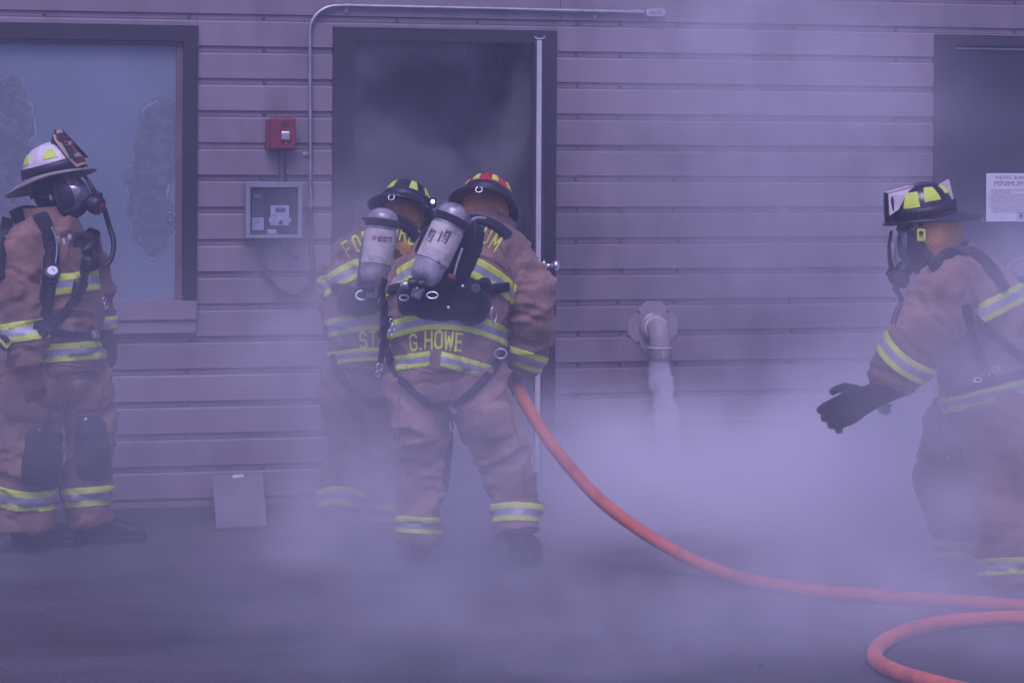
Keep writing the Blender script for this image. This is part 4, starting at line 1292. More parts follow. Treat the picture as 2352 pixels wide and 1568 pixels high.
def boot(P_, parent, ankle, heading, length=0.31, lift=0.0, shaft=0.20, toe_z=0.0):
    """ankle: ground point under the ankle; heading: unit vector; lift: heel pitch in degrees about the toe"""
    hd = Vector((heading.x, heading.y, 0)).normalized()
    sd_ = Vector((-hd.y, hd.x, 0))
    toe = ankle + hd * (length * .68)
    toe = Vector((toe.x, toe.y, toe_z))
    rot = Matrix.Rotation(rad(lift), 4, sd_)
    def tr(a, b, c):
        p = hd * (a - length * .95) + sd_ * b + Vector((0, 0, c))
        return toe + (rot @ p)
    n = 16
    def sec(a, w, h, z0):
        r = []
        for j in range(n):
            t = 2 * math.pi * j / n
            x = w * (abs(math.cos(t)) ** .7) * (1 if math.cos(t) >= 0 else -1)
            y = math.sin(t)
            z = z0 + (h - z0) * (0.5 + 0.5 * (abs(y) ** .75) * (1 if y >= 0 else -1))
            r.append(tr(a, x, z))
        return r
    L = length
    secs = [sec(0.0, .024, .07, .03), sec(.015, .038, .10, .022), sec(L * .2, .043, .125, .02), sec(L * .38, .043, .135, .02), sec(L * .55, .046, .105, .02), sec(L * .72, .052, .086, .02), sec(L * .87, .049, .072, .022), sec(L * .96, .037, .058, .024), sec(L, .018, .044, .028)]
    b = MB().rings(secs)
    top = tr(L * .22, 0, .11)
    rs = []
    for (h, rr) in ((-.05, .048), (0.0, .058), (.08, .062), (shaft, .068)):
        c = top + (rot @ Vector((0, 0, h))) if h < .05 else top + (rot @ Vector((0, 0, .05))) + Vector((0, 0, h - .05))
        rs.append([c + hd * (rr * 1.05 * math.cos(2 * math.pi * j / n)) + sd_ * (rr * .85 * math.sin(2 * math.pi * j / n)) for j in range(n)])
    b.rings(rs)
    V, NV, F = remeshed(b, 0.009, 2)
    mb = MB(); mb.v = [Vector(p) for p in V]; mb.f = F; mb.mi = [0] * len(F)
    o = mb.build('boot', M['boot'], parent, smooth=True)
    s = MB()
    def outline(z, g):
        pts = [(0, .0), (.012, .034), (L * .2, .041), (L * .42, .037), (L * .62, .046), (L * .78, .052), (L * .92, .046), (L + .004, .016)]
        up_ = [tr(a, w + g, z) for a, w in pts]
        dn_ = [tr(a, -w - g, z) for a, w in reversed(pts)]
        return up_ + dn_
    s.rings([outline(0.0, .001), outline(.022, .004), outline(.030, .002)])
    s.build('boot_sole', M['black'], o)
    return o

def hand(P_, parent, wrist, fwd, back, mat, curl=35.0, side=1, cuff=0.07, sc=1.0, name='glove', spread=5.0, curls=None):
    """gloved hand: palm, four bent fingers of unequal length, thumb from the side. back: direction of the back of the hand; side +1: thumb towards fwd x back"""
    x = fwd.normalized()
    z = (back - x * back.dot(x)).normalized()
    y = z.cross(x) * side
    mb = MB()
    W = lambda a, b, c: wrist + (x * a + y * b + z * c) * sc
    n = 14
    def ring(a, w, t, zo=0.0, yo=0.0):
        return [W(a, yo + w * math.cos(2 * math.pi * j / n), zo + t * math.sin(2 * math.pi * j / n)) for j in range(n)]
    mb.rings([ring(-cuff, .048, .040), ring(-.02, .040, .030), ring(.02, .044, .026), ring(.06, .052, .024), ring(.095, .051, .021), ring(.108, .044, .016)])
    fl = [(.036, .086, .0125), (.012, .096, .0130), (-.012, .090, .0125), (-.036, .070, .0115)]
    for i, (yo, ln, r) in enumerate(fl):
        c = (curls[i] if curls else curl + 6 * i)
        p = Vector((.095, yo, 0.002)); a = rad(8 + c * .45); sp = rad(spread) * (1.5 - i) / 1.5
        pts, rr = [W(*(p - Vector((.03, 0, 0)))), W(*p)], [r * 1.05, r * 1.1]
        for k, f in enumerate((.42, .32, .26)):
            d = Vector((math.cos(a) * math.cos(sp), math.sin(sp), -math.sin(a)))
            p = p + d * (ln * f)
            pts.append(W(*p)); rr.append(r * (1.02, .98, .82)[k])
            a += rad(c)
        mb.tube(pts, [q * sc for q in rr], 10)
    p = Vector((.020, .040, -.004))
    pts, rr = [W(.012, .020, -.004), W(*p)], [.019, .018]
    for k, (d, l_) in enumerate(((Vector((.62, .62, -.35)), .040), (Vector((.85, .30, -.42)), .034), (Vector((.90, .02, -.45)), .026))):
        p = p + d.normalized() * l_
        pts.append(W(*p)); rr.append((.0155, .014, .012)[k])
    mb.tube(pts, [q * sc for q in rr], 10)
    V, NV, F = remeshed(mb, 0.0062, 2)
    for i in range(len(V)):
        q = noise.noise(Vector(V[i]) * 30)
        V[i] = V[i] + NV[i] * (0.0022 * q)
    m2 = MB(); m2.v = [Vector(p) for p in V]; m2.f = F; m2.mi = [0] * len(F)
    return m2.build(name, mat, parent, smooth=True)

def body_of(P_, name, chains, head_mt, label, group=None):
    """the figure under the clothes: one continuous surface with head, face, trunk and limbs"""
    mb = MB()
    for ci, rings in enumerate(chains):
        C, rr = P_.chain([(r[0], r[1], r[2], r[3] * .66, (r[4] if len(r) > 4 else r[3]) * .66) for r in rings], 14, flat=(ci == 0))
        mb.rings(rr)
    def ell(c, r, sub=2):
        bm = bmesh.new(); bmesh.ops.create_icosphere(bm, subdivisions=sub, radius=1.0)
        bm.transform(head_mt @ Matrix.Translation(c) @ Matrix.Diagonal((r[0], r[1], r[2], 1))); bm.verts.index_update()
        mb.add([v.co.copy() for v in bm.verts], [tuple(v.index for v in f.verts) for f in bm.faces]); bm.free()
    ell((0, 0, .012), (.092, .074, .108), 3)
    ell((.030, 0, -.050), (.060, .058, .062))
    ell((.052, 0, -.090), (.030, .032, .022))       # chin
    ell((.098, 0, -.018), (.018, .012, .024))       # nose
    ell((.088, 0, .022), (.016, .050, .012))        # brow
    ell((.084, 0, -.058), (.014, .026, .010))       # mouth
    for s in (-1, 1):
        ell((.066, s * .040, -.025), (.026, .024, .022))
        ell((-.004, s * .076, -.010), (.020, .010, .030))
    mb.tube([head_mt @ Vector((-.02, 0, -.03)), head_mt @ Vector((-.03, 0, -.16))], .055, 12)
    V, NV, F = remeshed(mb, 0.011, 1)
    m2 = MB(); m2.v = [Vector(p) for p in V]; m2.f = F; m2.mi = [0] * len(F)
    o = m2.build(name, M['skin'], None, smooth=True, origin=P_.base)
    P_.root = o
    set_props(o, label, 'person', group)
    # eyes
    for s in (-1, 1):
        bm = bmesh.new(); bmesh.ops.create_uvsphere(bm, u_segments=10, v_segments=8, radius=.012)
        bm.transform(head_mt @ Matrix.Translation((.082, s * .032, .004))); bm.verts.index_update()
        MB().add([v.co.copy() for v in bm.verts], [tuple(v.index for v in f.verts) for f in bm.faces]).build('eye', M['white'], o, smooth=True); bm.free()
    return o

def hood(P_, mt, mat, drape=0.17, face_open=True, k=1.0, flare=1.0):
    """knit hood over head and neck with the face left open"""
    R = []
    n, m_ = 40, 22
    for i in range(m_ + 1):
        b = rad(86) - (rad(86) + rad(50)) * i / m_
        ring = []
        for j in range(n):
            a = 2 * math.pi * j / n
            x = .106 * k * math.cos(b) ** .8 * math.cos(a); y = .090 * k * math.cos(b) ** .8 * math.sin(a); z = .005 + .128 * k * math.sin(b)
            ring.append(Vector((x, y, z)))
        R.append(ring)
    for (z, rx, ry, xo) in ((-.125, .078, .078, -.012), (-.150, .084, .088, -.02), (-.150 - drape * .5, .09 + .015 * flare, .092 + .026 * flare, -.03), (-.150 - drape, .09 + .04 * flare, .094 + .056 * flare, -.03)):
        R.append([Vector((xo + rx * math.cos(2 * math.pi * j / n), ry * math.sin(2 * math.pi * j / n), z)) for j in range(n)])
    vs, fs = [], []
    for ring in R:
        for p in ring:
            q = p.copy()
            w = noise.noise(q * 16) * .004 + noise.noise(Vector((q.x * 10, q.y * 10, q.z * 42))) * .004 * (1 if q.z < .05 else 0)
            nr = Vector((q.x, q.y, 0)).normalized() if q.xy.length > .01 else Vector((0, 0, 1))
            vs.append(mt @ (q + nr * w))
    for i in range(len(R) - 1):
        for j in range(n):
            c = (R[i][j] + R[i + 1][(j + 1) % n]) / 2
            if face_open and c.x > .052 and -.105 < c.z < .075 and abs(c.y) < .066: continue
            fs.append((i * n + j, i * n + (j + 1) % n, (i + 1) * n + (j + 1) % n, (i + 1) * n + j))
    fs.append(tuple(range(n)))
    return MB().add(vs, fs).build('hood', mat, P_.root, smooth=True)

def cylinder(parent, lo, hi, r, label_span=(.30, .68), band_at=.80, name='cylinder'):
    """air cylinder with domed ends, sleeve, label sheet; lo = valve end"""
    ax = hi - lo; L = ax.length
    mt = Matrix.Translation(lo) @ ax.normalized().to_track_quat('Z', 'Y').to_matrix().to_4x4()
    prof = [(.018, -.02), (.020, .0)]
    for i in range(8):
        a = rad(90) * i / 7
        prof.append((r * math.sin(a) * .97 + .018 * (1 - math.sin(a)), r * .75 * (1 - math.cos(a))))
    for i in range(9):
        a = rad(90) * i / 8
        prof.append((max(.001, r * math.cos(a)), L - r * .72 + r * .72 * math.sin(a)))
    c = MB().lathe(prof, mt, 36).build(name, M['cylinder'], parent, smooth=True, auto=rad(40))
    z0, z1 = L * label_span[0], L * label_span[1]
    MB().lathe([(r * .99, z0 - .002), (r + .0025, z0), (r + .0025, z1), (r * .99, z1 + .002)], mt, 36).build('cylinder_sleeve', M['cyl_label'], parent, smooth=True, auto=rad(40))
    MB().lathe([(r * .99, L * band_at - .016), (r + .007, L * band_at - .014), (r + .009, L * band_at), (r + .007, L * band_at + .014), (r * .99, L * band_at + .016)], mt, 36).build('cylinder_strap', M['webbing'], parent, smooth=True, auto=rad(40))
    bm = bmesh.new(); bm.from_mesh(c.data)
    org = c.parent
    root = c
    while root.parent: root = root.parent
    bvh = BVHTree.FromPolygons([v.co + ORIGIN[root.name] for v in c.data.vertices], [tuple(p.vertices) for p in c.data.polygons])
    bm.free()
    # valve
    v0 = mt @ Vector((0, 0, -.02))
    MB().lathe([(.020, -.060), (.022, -.055), (.022, -.02), (.018, -.012)], mt, 14).build('valve', M['steel'], parent, smooth=True, auto=rad(40))
    return c, mt, bvh

def ring_loop(c, nrm, r, wire, mat, parent, name='metal_ring', sq=1.0):
    nrm = nrm.normalized()
    a = nrm.cross(Vector((0, 0, 1))).normalized(); b = nrm.cross(a)
    MB().tube([c + a * (r * math.cos(2 * math.pi * i / 20)) + b * (r * sq * math.sin(2 * math.pi * i / 20)) for i in range(21)], wire, 6, cap=False).build(name, mat, parent, smooth=True)
# ================================================================ person watching at the window (white helmet)
def leg_sets(near, far): return near, far
gl = on_ground(100, 1256)
P = Person(depth(gl), gl)
torso = [(122, 500, 0, 58, 70), (108, 535, 0, 86, 108), (110, 590, 2, 102, 122), (114, 660, 2, 110, 122), (120, 740, 0, 108, 116), (124, 800, 0, 106, 112), (126, 852, 0, 107, 112)]
arm_n = [(66, 556, 62, 58, 52), (48, 600, 98, 56), (40, 665, 122, 49), (40, 735, 132, 43), (56, 795, 142, 44), (66, 846, 150, 40)]
arm_f = [(178, 560, -70, 55), (214, 625, -108, 48), (226, 700, -112, 42), (240, 760, -100, 36)]
leg_n = [(66, 830, 40, 82, 84), (62, 900, 50, 78, 80), (66, 970, 52, 74), (76, 1050, 56, 66), (60, 1130, 46, 60), (58, 1190, 42, 62), (60, 1214, 42, 66)]
leg_f = [(176, 830, -40, 68, 76), (190, 900, -44, 66, 70), (204, 970, -46, 62), (207, 1050, -40, 56), (200, 1120, -48, 58), (205, 1180, -50, 56), (210, 1204, -50, 58)]
hm = frame(P.pt(129, 432), look(112, 13))
body_of(P, 'person', [torso, arm_n, arm_f, leg_n, leg_f], hm, 'person standing in profile by the window wearing a white helmet and air mask')
P.garment('jacket', {'torso': torso, 'arm_n': arm_n, 'arm_f': arm_f}, 0.0110, 1.5, 1.3)
P.garment('trousers', {'leg_n': leg_n, 'leg_f': leg_f, 'torso': [(122, 800, 0, 92, 96), (122, 880, 0, 92, 96), (126, 915, 0, 60, 70)]}, 0.0115, 1.3, 4.1)
jk = P.build_garment('jacket', 'jacket', M['tan']); tr_ = P.build_garment('trousers', 'trousers', M['tan'])
# collar
col = [(122, 552, 6, 74, 84), (124, 522, 4, 66, 74), (114, 498, 0, 60, 64), (104, 478, 0, 56, 58)]
C_, rr_ = P.chain(col, 28)
rr_ = [[q + Vector((0, 0, 0)) + RGT * (0.0) + Vector((0, 0, (-(q - P.pt(110, 510)).dot(RGT)) * .42)) for q in r] for r in rr_]
MB().rings(rr_, cap=False).build('collar', M['tan'], jk, smooth=True)
rr2 = [[q + (q - c).normalized() * .012 + Vector((0, 0, -.030)) for q in r] for r, c in zip(rr_[:2], C_[:2])]
MB().rings(rr2, cap=False).build('collar_flap', M['tan2'], jk, smooth=True)
B = lambda key, lab, *a, **k: P.band(key, lab, *a, **k)
B('jacket', 'torso', 165, 650, -7, 46, jk)
B('jacket', 'torso', 160, 808, -4, 42, jk)
B('jacket', 'arm_n', 43, 762, -9, 46, jk)
B('jacket', 'arm_f', 245, 744, -6, 34, jk)
B('trousers', 'leg_n', 58, 1152, 4, 46, tr_, k2=-.0022)
B('trousers', 'leg_f', 198, 1141, -4, 44, tr_)
for sp_ in ([(96, 560), (104, 600), (100, 660), (90, 720)], [(20, 800), (56, 790), (92, 796)], [(130, 838), (180, 840), (226, 838)]):
    P.strap(sp_, 4, ['jacket'], jk, mat=M['tan2'], name='seam', th=.004)
P.patch(96, 1050, 48, 76, 6, ['trousers'], tr_, M['kneepad'], 'knee_pad', th=.026, taper=.1)
P.patch(210, 1030, 43, 80, -2, ['trousers'], tr_, M['kneepad'], 'knee_pad', th=.036)
P.patch(66, 914, 68, 60, 4, ['trousers'], tr_, M['tan'], 'cargo_pocket', th=.022, power=5)
P.patch(200, 908, 40, 42, -2, ['trousers'], tr_, M['tan'], 'cargo_pocket', th=.016, power=5)
for (u, v) in ((84, 986), (197, 963)):
    h = P.cast(u, v, ['trousers'])
    if h:
        MB().lathe([(.001, .020), (.006, .019), (.007, .012)], Matrix.Translation(h[0]) @ h[1].to_track_quat('Z', 'Y').to_matrix().to_4x4(), 10).build('stud', M['chrome'], tr_)
# hood, helmet, mask
hood(P, hm, M['hood_black'], drape=.12)
hmt = hm @ Matrix.Translation((.002, 0, .062))
helmet(P.root, hmt, M['helmet_white'], M['brim_grey'], M['brim_grey'], M['black'],
       [(-62, .26, .42, .80, .45), (-22, .20, .62, .98, .30), (62, .26, .42, .80, .45), (-125, .24, .42, .8, .45), (125, .24, .42, .8, .45)],
       shield=(.152, .004, .066, .168, .040, .060), rear=.060, sc=1.05)
# dark emblem on the side reflector
cq = Vector((.128 * math.cos(rad(-62)) * math.cos(.60) ** .86 * 1.05, .108 * math.sin(rad(-62)) * math.cos(.60) ** .86 * 1.05, .118 * math.sin(.60) * 1.04))
nq = Vector((cq.x / .128 ** 2, cq.y / .108 ** 2, cq.z / .118 ** 2)).normalized()
em = MB()
for k in range(4):
    a = rad(45 + 90 * k)
    tq = (nq.to_track_quat('Z', 'Y').to_matrix() @ Vector((math.cos(a), math.sin(a), 0))) * .006
    em.lathe([(.006, -.002), (.006, .0022), (.001, .0025)], hmt @ Matrix.Translation(cq + tq) @ nq.to_track_quat('Z', 'Y').to_matrix().to_4x4(), 10)
em.build('emblem', M['leather_dark'], [c for c in P.root.children if c.name.startswith('helmet')][0])
mq, reg = face_mask(P.root, hm)
# breathing tube from the regulator round to the chest
g_hose = [mq @ Vector((.006, .0, .070)), P.pt(250, 516, 6), P.pt(261, 556, 14), P.pt(256, 592, 22), P.pt(240, 611, 30), P.pt(224, 600, 36), P.pt(213, 578, 42), P.pt(203, 560, 48)]
MB().tube(spline(g_hose, 8), .0115, 10).build('breathing_hose', M['hose_rubber'], P.root, smooth=True)
# harness and pack
ap = P.strap([(28, 500), (60, 488), (92, 496), (108, 530), (114, 580), (114, 630), (106, 690), (92, 760)], 34, ['jacket'], P.root, name='air_pack', th=.012)
P.strap([(206, 545), (200, 580), (193, 625), (182, 668), (160, 706), (120, 745), (92, 770)], 24, ['jacket'], ap, name='chest_strap', th=.009)
P.strap([(112, 560), (116, 600), (118, 650)], 26, ['jacket'], ap, name='gauge_hose_cover', th=.02)
P.strap([(86, 762), (140, 764), (200, 770), (236, 776)], 17, ['jacket'], ap, name='waist_strap', th=.010)
h = P.cast(213, 771, ['jacket'])
MB().rbox(h[0] + h[1] * .014, (.040, .02, .036), frame(Vector(), h[1]).to_3x3() @ Matrix.Rotation(rad(90), 3, 'Z'), b=.004).build('buckle', M['steel'], ap)
h = P.cast(118, 634, ['jacket'])
gm = Matrix.Translation(h[0] + h[1] * .016) @ (h[1] - FWD * .6).normalized().to_track_quat('Z', 'Y').to_matrix().to_4x4()
MB().lathe([(.030, -.014), (.034, 0), (.034, .016), (.026, .020), (.001, .020)], gm, 20).build('pressure_gauge', M['rubber'], ap, smooth=True, auto=rad(40))
MB().lathe([(.022, .0205), (.021, .022), (.001, .0222)], gm, 20).build('gauge_face', M['white'], ap)
MB().rbox(gm @ Vector((.003, .002, .0235)), (.003, .018, .001), gm.to_3x3() @ Matrix.Rotation(rad(40), 3, 'Z'), b=.0003).build('gauge_needle', M['ink'], ap)
gp = []
for (u, v) in ((110, 528), (122, 545), (126, 575), (122, 605)):
    h = P.cast(u, v, ['jacket']); gp.append(h[0] + h[1] * .026)
MB().tube(spline(gp, 5), .0035, 6).build('gauge_line', M['silver'], ap, smooth=True)
for (u, v, w, hh) in ((133, 552, 9, 22), (147, 556, 8, 18), (160, 545, 12, 18)):
    P.patch(u, v, w * .55, hh * .6, -12, ['jacket'], ap, M['silver'], 'printed_tag', th=.007, n=8, power=10)
h = P.cast(209, 556, ['jacket'])
for (u, v, w, hh) in ((207, 560, 20, 34), (198, 604, 14, 22), (176, 660, 12, 24)):
    P.patch(u, v, w, hh, 12, ['jacket'], ap, M['black'], 'quick_connect', th=.045, n=8)
P.patch(118, 600, 20, 56, 0, ['jacket'], ap, M['black'], 'console', th=.024, n=10)
h = P.cast(172, 648, ['jacket'])
if h: MB().tube(spline([h[0] + h[1] * .045, h[0] + h[1] * .05 + Vector((.006, 0, .02)), h[0] + h[1] * .045 + Vector((.014, 0, .026))], 4), .003, 6).build('metal_clip', M['chrome'], ap)
for i, (u, v) in enumerate(((239, 690), (243, 702))):
    ring_loop(P.pt(u, v, 0), RGT + FWD * -.6, .010, .003, M['chrome'], ap, 'snap_hook', 1.5)
# cylinder on the back, mostly out of the picture
cylinder(ap, P.pt(-46, 770, -10), P.pt(-34, 520, -10), .078)
P.strap([(20, 500), (6, 560), (4, 640)], 26, ['jacket'], ap, name='back_strap', th=.02)
for k in range(3):
    P.strap([(-2, 776 + 9 * k), (12, 770 + 9 * k), (24, 782 + 9 * k)], 5, ['jacket'], ap, mat=M['lime'] if k % 2 else M['webbing'], name='tool_lanyard', th=.03)
# hands and boots
hand(P, P.root, P.pt(66, 846, 150), P.pt(84, 912, 150) - P.pt(66, 846, 150), RGT * .2 - FWD, M['glove'], curl=28, side=-1, cuff=.03, sc=.95)
hand(P, P.root, P.pt(244, 772, -96), P.pt(254, 850, -86) - P.pt(244, 772, -96), RGT * .8 - FWD * .5, M['glove'], curl=52, side=1, cuff=.05, sc=.98)
hd = look(96, 0)
boot(P, P.root, on_ground(70, 1250), look(94, 0), .31)
boot(P, P.root, on_ground(214, 1243), look(84, 0), .31)

# ================================================================ person at the door frame (black helmet, back turned)
gl = on_ground(800, 1246)
P = Person(depth(gl), gl)
torso = [(908, 507, -20, 50, 54), (898, 535, -14, 76, 74), (880, 575, -6, 104, 94), (862, 640, 0, 112, 106), (852, 720, 4, 106, 108), (848, 790, 4, 102, 106), (846, 848, 4, 92, 100)]
arm_n = [(812, 585, -10, 44), (780, 632, -26, 45), (768, 680, -50, 42), (778, 750, -110, 38), (810, 790, -170, 34)]
arm_f = [(965, 565, -10, 50), (990, 640, -40, 46), (985, 720, -110, 40), (960, 770, -180, 34)]
leg_n = [(806, 830, 0, 62, 78), (798, 900, -20, 62, 70), (806, 980, -70, 58), (800, 1050, -60, 52), (786, 1110, -10, 48), (782, 1160, 20, 48), (782, 1182, 28, 50)]
leg_f = [(888, 830, 0, 62, 78), (894, 910, -10, 62, 68), (900, 1000, -40, 56), (900, 1090, -50, 50), (896, 1170, -55, 50), (894, 1212, -55, 52)]
hm = frame(P.pt(926, 506, -18), look(12, -30), roll=rad(3))
body_of(P, 'person', [torso, arm_n, arm_f, leg_n, leg_f], hm, 'person in a black helmet, back turned, stepping in at the smoky doorway')
P.garment('jacket', {'torso': torso, 'arm_n': arm_n, 'arm_f': arm_f}, 0.0125, 1.35, 6.3)
P.garment('trousers', {'leg_n': leg_n, 'leg_f': leg_f, 'torso': [(848, 800, 0, 84, 88), (848, 870, 0, 86, 90), (850, 910, 0, 60, 60)]}, 0.0125, 0.9, 7.7)
jk = P.build_garment('jacket', 'jacket', M['tan2']); tr_ = P.build_garment('trousers', 'trousers', M['tan2'])
C_, rr_ = P.chain([(896, 530, -14, 72, 66), (906, 508, -18, 62, 58), (912, 490, -18, 56, 54)], 24)
MB().rings(rr_, cap=False).build('collar', M['tan2'], jk, smooth=True)
P.band('jacket', 'torso', 860, 612, -2, 46, jk, k2=.0034)
P.band('jacket', 'arm_n', 772, 650, -4, 40, jk, k2=.002)
P.band('jacket', 'torso', 850, 738, -3, 42, jk, k2=.0014)
P.band('jacket', 'torso', 838, 814, -3, 30, jk, k2=.0010)
P.band('trousers', 'leg_n', 782, 1138, 3, 42, tr_, k2=.0042)
P.band('trousers', 'leg_f', 895, 1180, 2, 40, tr_)
P.letters([('F', 800, 572, -30, 33), ('O', 821, 560, -26, 33), ('R', 843, 550, -16, 33), ('T', 864, 530, -8, 34), ('D', 905, 530, 6, 34), ('R', 927, 536, 14, 34), ('U', 948, 545, 22, 34), ('M', 972, 558, 28, 34)], ['jacket'], jk)
P.letters([('S', 835, 781, -3, 34), ('T', 856, 779, -1, 34), ('O', 878, 779, 1, 34)], ['jacket'], jk)
hood(P, hm, M['hood_tan'], drape=.06, flare=-.2)
hmt = hm @ Matrix.Translation((-.004, 0, .052))
helmet(P.root, hmt, M['helmet_black'], M['helmet_black'], M['black'], M['black'],
       [(150, .18, .36, .86, .30), (-150, .18, .36, .86, .30), (105, .18, .40, .8, .35), (-105, .18, .40, .8, .35)], shield=(.150, .004, .118, .105, .040, .050), rear=.060, shield_mat=M['leather_white'])
face_mask(P.root, hm, straps=False)
ap = P.patch(862, 600, 40, 110, 8, ['jacket'], P.root, M['webbing'], 'air_pack', th=.03, n=12)
c, cmt, cb_ = cylinder(ap, P.pt(858, 652, 160), P.pt(882, 478, 138), .0655, (.26, .70), .80)
P.letters([('S', 870, 549, 4, 10), ('C', 876.5, 549.5, 4, 10), ('O', 883, 550, 5, 10), ('T', 889.5, 550.5, 5, 10), ('T', 896, 551, 5, 10)], [cb_], ap, M['ink'], name='cylinder_lettering', sw=.26)
for (u0, v0, w_, h_) in ((860, 547, 6.5, 6.5), (860, 547, 3, 3)):
    pp = []
    for (a, b) in ((-1, -1), (1, -1), (1, 1), (-1, 1)):
        h = P.cast(u0 + a * w_ / 1.6, v0 + b * h_ / 1.6, [cb_]); pp.append(h[0] + h[1] * (.0045 if w_ > 5 else .0052))
    MB().add(pp, [(0, 1, 2, 3)]).build('cylinder_mark', M['red'] if w_ > 5 else M['cyl_label'], ap, fix=False)
for k in range(4):
    P.strap([(848, 588 + 6 * k), (866, 591 + 6 * k), (884, 594 + 6 * k)], 1.6, [cb_], ap, mat=M['silver'], name='cylinder_print', th=.0045, n=3)
MB().rbox(P.pt(846, 662, 190), (.05, .04, .035), b=.008).build('valve_knob', M['rubber'], ap)
P.strap([(770, 660), (810, 676), (860, 690), (930, 690), (960, 680)], 30, ['jacket'], ap, name='waist_strap', th=.02)
P.patch(828, 690, 54, 34, 0, ['jacket'], ap, M['webbing'], 'waist_pad', th=.055, n=10, power=3)
ring_loop(P.pt(832, 678, 172), -FWD + Vector((0, 0, .5)), .026, .004, M['chrome'], ap, 'metal_ring', .8)
P.strap([(905, 505), (925, 515), (950, 540), (965, 580)], 26, ['jacket'], ap, name='shoulder_strap', th=.016)
P.strap([(858, 520), (846, 540), (842, 580), (842, 640)], 16, ['jacket'], ap, name='shoulder_strap', th=.016)
P.strap([(765, 815), (782, 860), (815, 900), (860, 925), (900, 915)], 24, ['jacket', 'trousers'], tr_, name='harness_strap', th=.012)
led = hm @ Vector((.02, -.125, -.02))
MB().lathe([(.001, -.008), (.006, -.006), (.0085, 0), (.006, .006), (.001, .008)], Matrix.Translation(P.pt(994, 463, 20)), 12).build('indicator_light', M['blue_led'], ap, smooth=True)
MB().rbox(P.pt(994, 466, 4), (.03, .03, .045), b=.008).build('light_housing', M['rubber'], ap)
MB().tube(spline([P.pt(994, 472, 4), P.pt(980, 500, 0), P.pt(962, 540, 10)], 5), .006, 8).build('light_stalk', M['rubber'], ap, smooth=True)
hand(P, P.root, P.pt(810, 790, -170), RGT * .3 + FWD, Vector((0, 0, 1)), M['glove_dark'], curl=30, side=-1, cuff=.05)
hand(P, P.root, P.pt(960, 770, -180), RGT * -.2 + FWD, Vector((0, 0, 1)), M['glove_dark'], curl=30, side=1, cuff=.05)
boot(P, P.root, on_ground(788, 1222), look(-6, 0), .31, lift=24)
boot(P, P.root, on_ground(896, 1232), look(4, 0), .31)

# ================================================================ person with the hose (red helmet, back turned)
gl = on_ground(1080, 1300)
P = Person(depth(gl), gl)
torso = [(1116, 502, -34, 50, 54), (1108, 526, -26, 72, 72), (1090, 562, -14, 112, 94), (1066, 618, -4, 142, 110), (1034, 690, 2, 138, 112), (1024, 750, 4, 132, 112), (1020, 790, 4, 128, 110), (1018, 825, 4, 112, 106), (1016, 858, 4, 98, 98), (1015, 868, 4, 92, 92)]
arm_r = [(1156, 566, -16, 44), (1192, 612, -6, 52), (1216, 668, 2, 52), (1224, 735, -6, 47), (1212, 795, -50, 42), (1192, 842, -92, 36)]
arm_l = [(966, 608, -10, 46), (930, 668, -20, 48), (918, 730, -60, 46), (935, 780, -140, 40), (990, 815, -210, 36)]
leg_l = [(966, 860, 0, 76, 96), (964, 930, -2, 72, 82), (968, 1010, -8, 64), (966, 1090, -14, 54), (960, 1160, -4, 49), (958, 1215, 2, 50), (958, 1246, 4, 55)]
leg_r = [(1082, 860, 0, 80, 96), (1106, 930, 6, 76, 84), (1136, 1000, 6, 66, 72), (1164, 1070, -2, 56, 60), (1178, 1130, 14, 50), (1186, 1185, 36, 48), (1192, 1226, 52, 57)]
hm = frame(P.pt(1113, 497, -36), look(6, -33), roll=rad(4))
body_of(P, 'person', [torso, arm_r, arm_l, leg_l, leg_r], hm, 'person in a red helmet seen from behind, pulling the hose towards the open doorway')
P.garment('jacket', {'torso': torso, 'arm_r': arm_r, 'arm_l': arm_l}, 0.0110, 1.55, 11.0)
P.garment('trousers', {'leg_l': leg_l, 'leg_r': leg_r, 'torso': [(1026, 800, 0, 112, 94), (1024, 870, 0, 118, 100), (1026, 920, 0, 90, 84)]}, 0.0110, 1.4, 15.0)
jk = P.build_garment('jacket', 'jacket', M['tan_bright']); tr_ = P.build_garment('trousers', 'trousers', M['tan_bright'])
C_, rr_ = P.chain([(1104, 536, -20, 80, 74), (1108, 514, -26, 66, 66), (1106, 488, -30, 52, 62)], 24)
MB().rings(rr_, cap=False).build('collar', M['tan_bright'], jk, smooth=True)
P.band('jacket', 'torso', 1040, 604, 4, 50, jk, k2=.0030)
P.band('jacket', 'torso', 1030, 736, 3, 42, jk, k2=.0017)
P.band('jacket', 'torso', 1000, 822, 3, 34, jk, k2=.0004, k1=.16, urange=(880, 988))
P.band('jacket', 'torso', 1000, 822, 3, 34, jk, k2=.0004, k1=.16, urange=(1012, 1140))
P.band('jacket', 'arm_r', 1200, 824, 18, 40, jk)
P.band('jacket', 'arm_l', 950, 790, -10, 36, jk)
P.band('trousers', 'leg_l', 958, 1206, 3, 38, tr_)
P.band('trousers', 'leg_r', 1180, 1174, -1, 42, tr_, k2=.0016)
P.letters([('F', 970, 545, -27, 34), ('O', 994, 532, -20, 34), ('R', 1018, 523, -12, 34), ('T', 1042, 519, -4, 34), ('D', 1074, 520, 8, 34), ('R', 1096, 526, 17, 34), ('U', 1116, 541, 27, 35), ('M', 1137, 558, 32, 35)], ['jacket'], jk)
P.letters([('G', 951, 786, -4, 36), ('.', 967, 785, 0, 36), ('H', 985, 781, 0, 38), ('O', 1008, 780, 2, 38), ('W', 1031, 782, 3, 38), ('E', 1054, 785, 5, 38)], ['jacket'], jk)
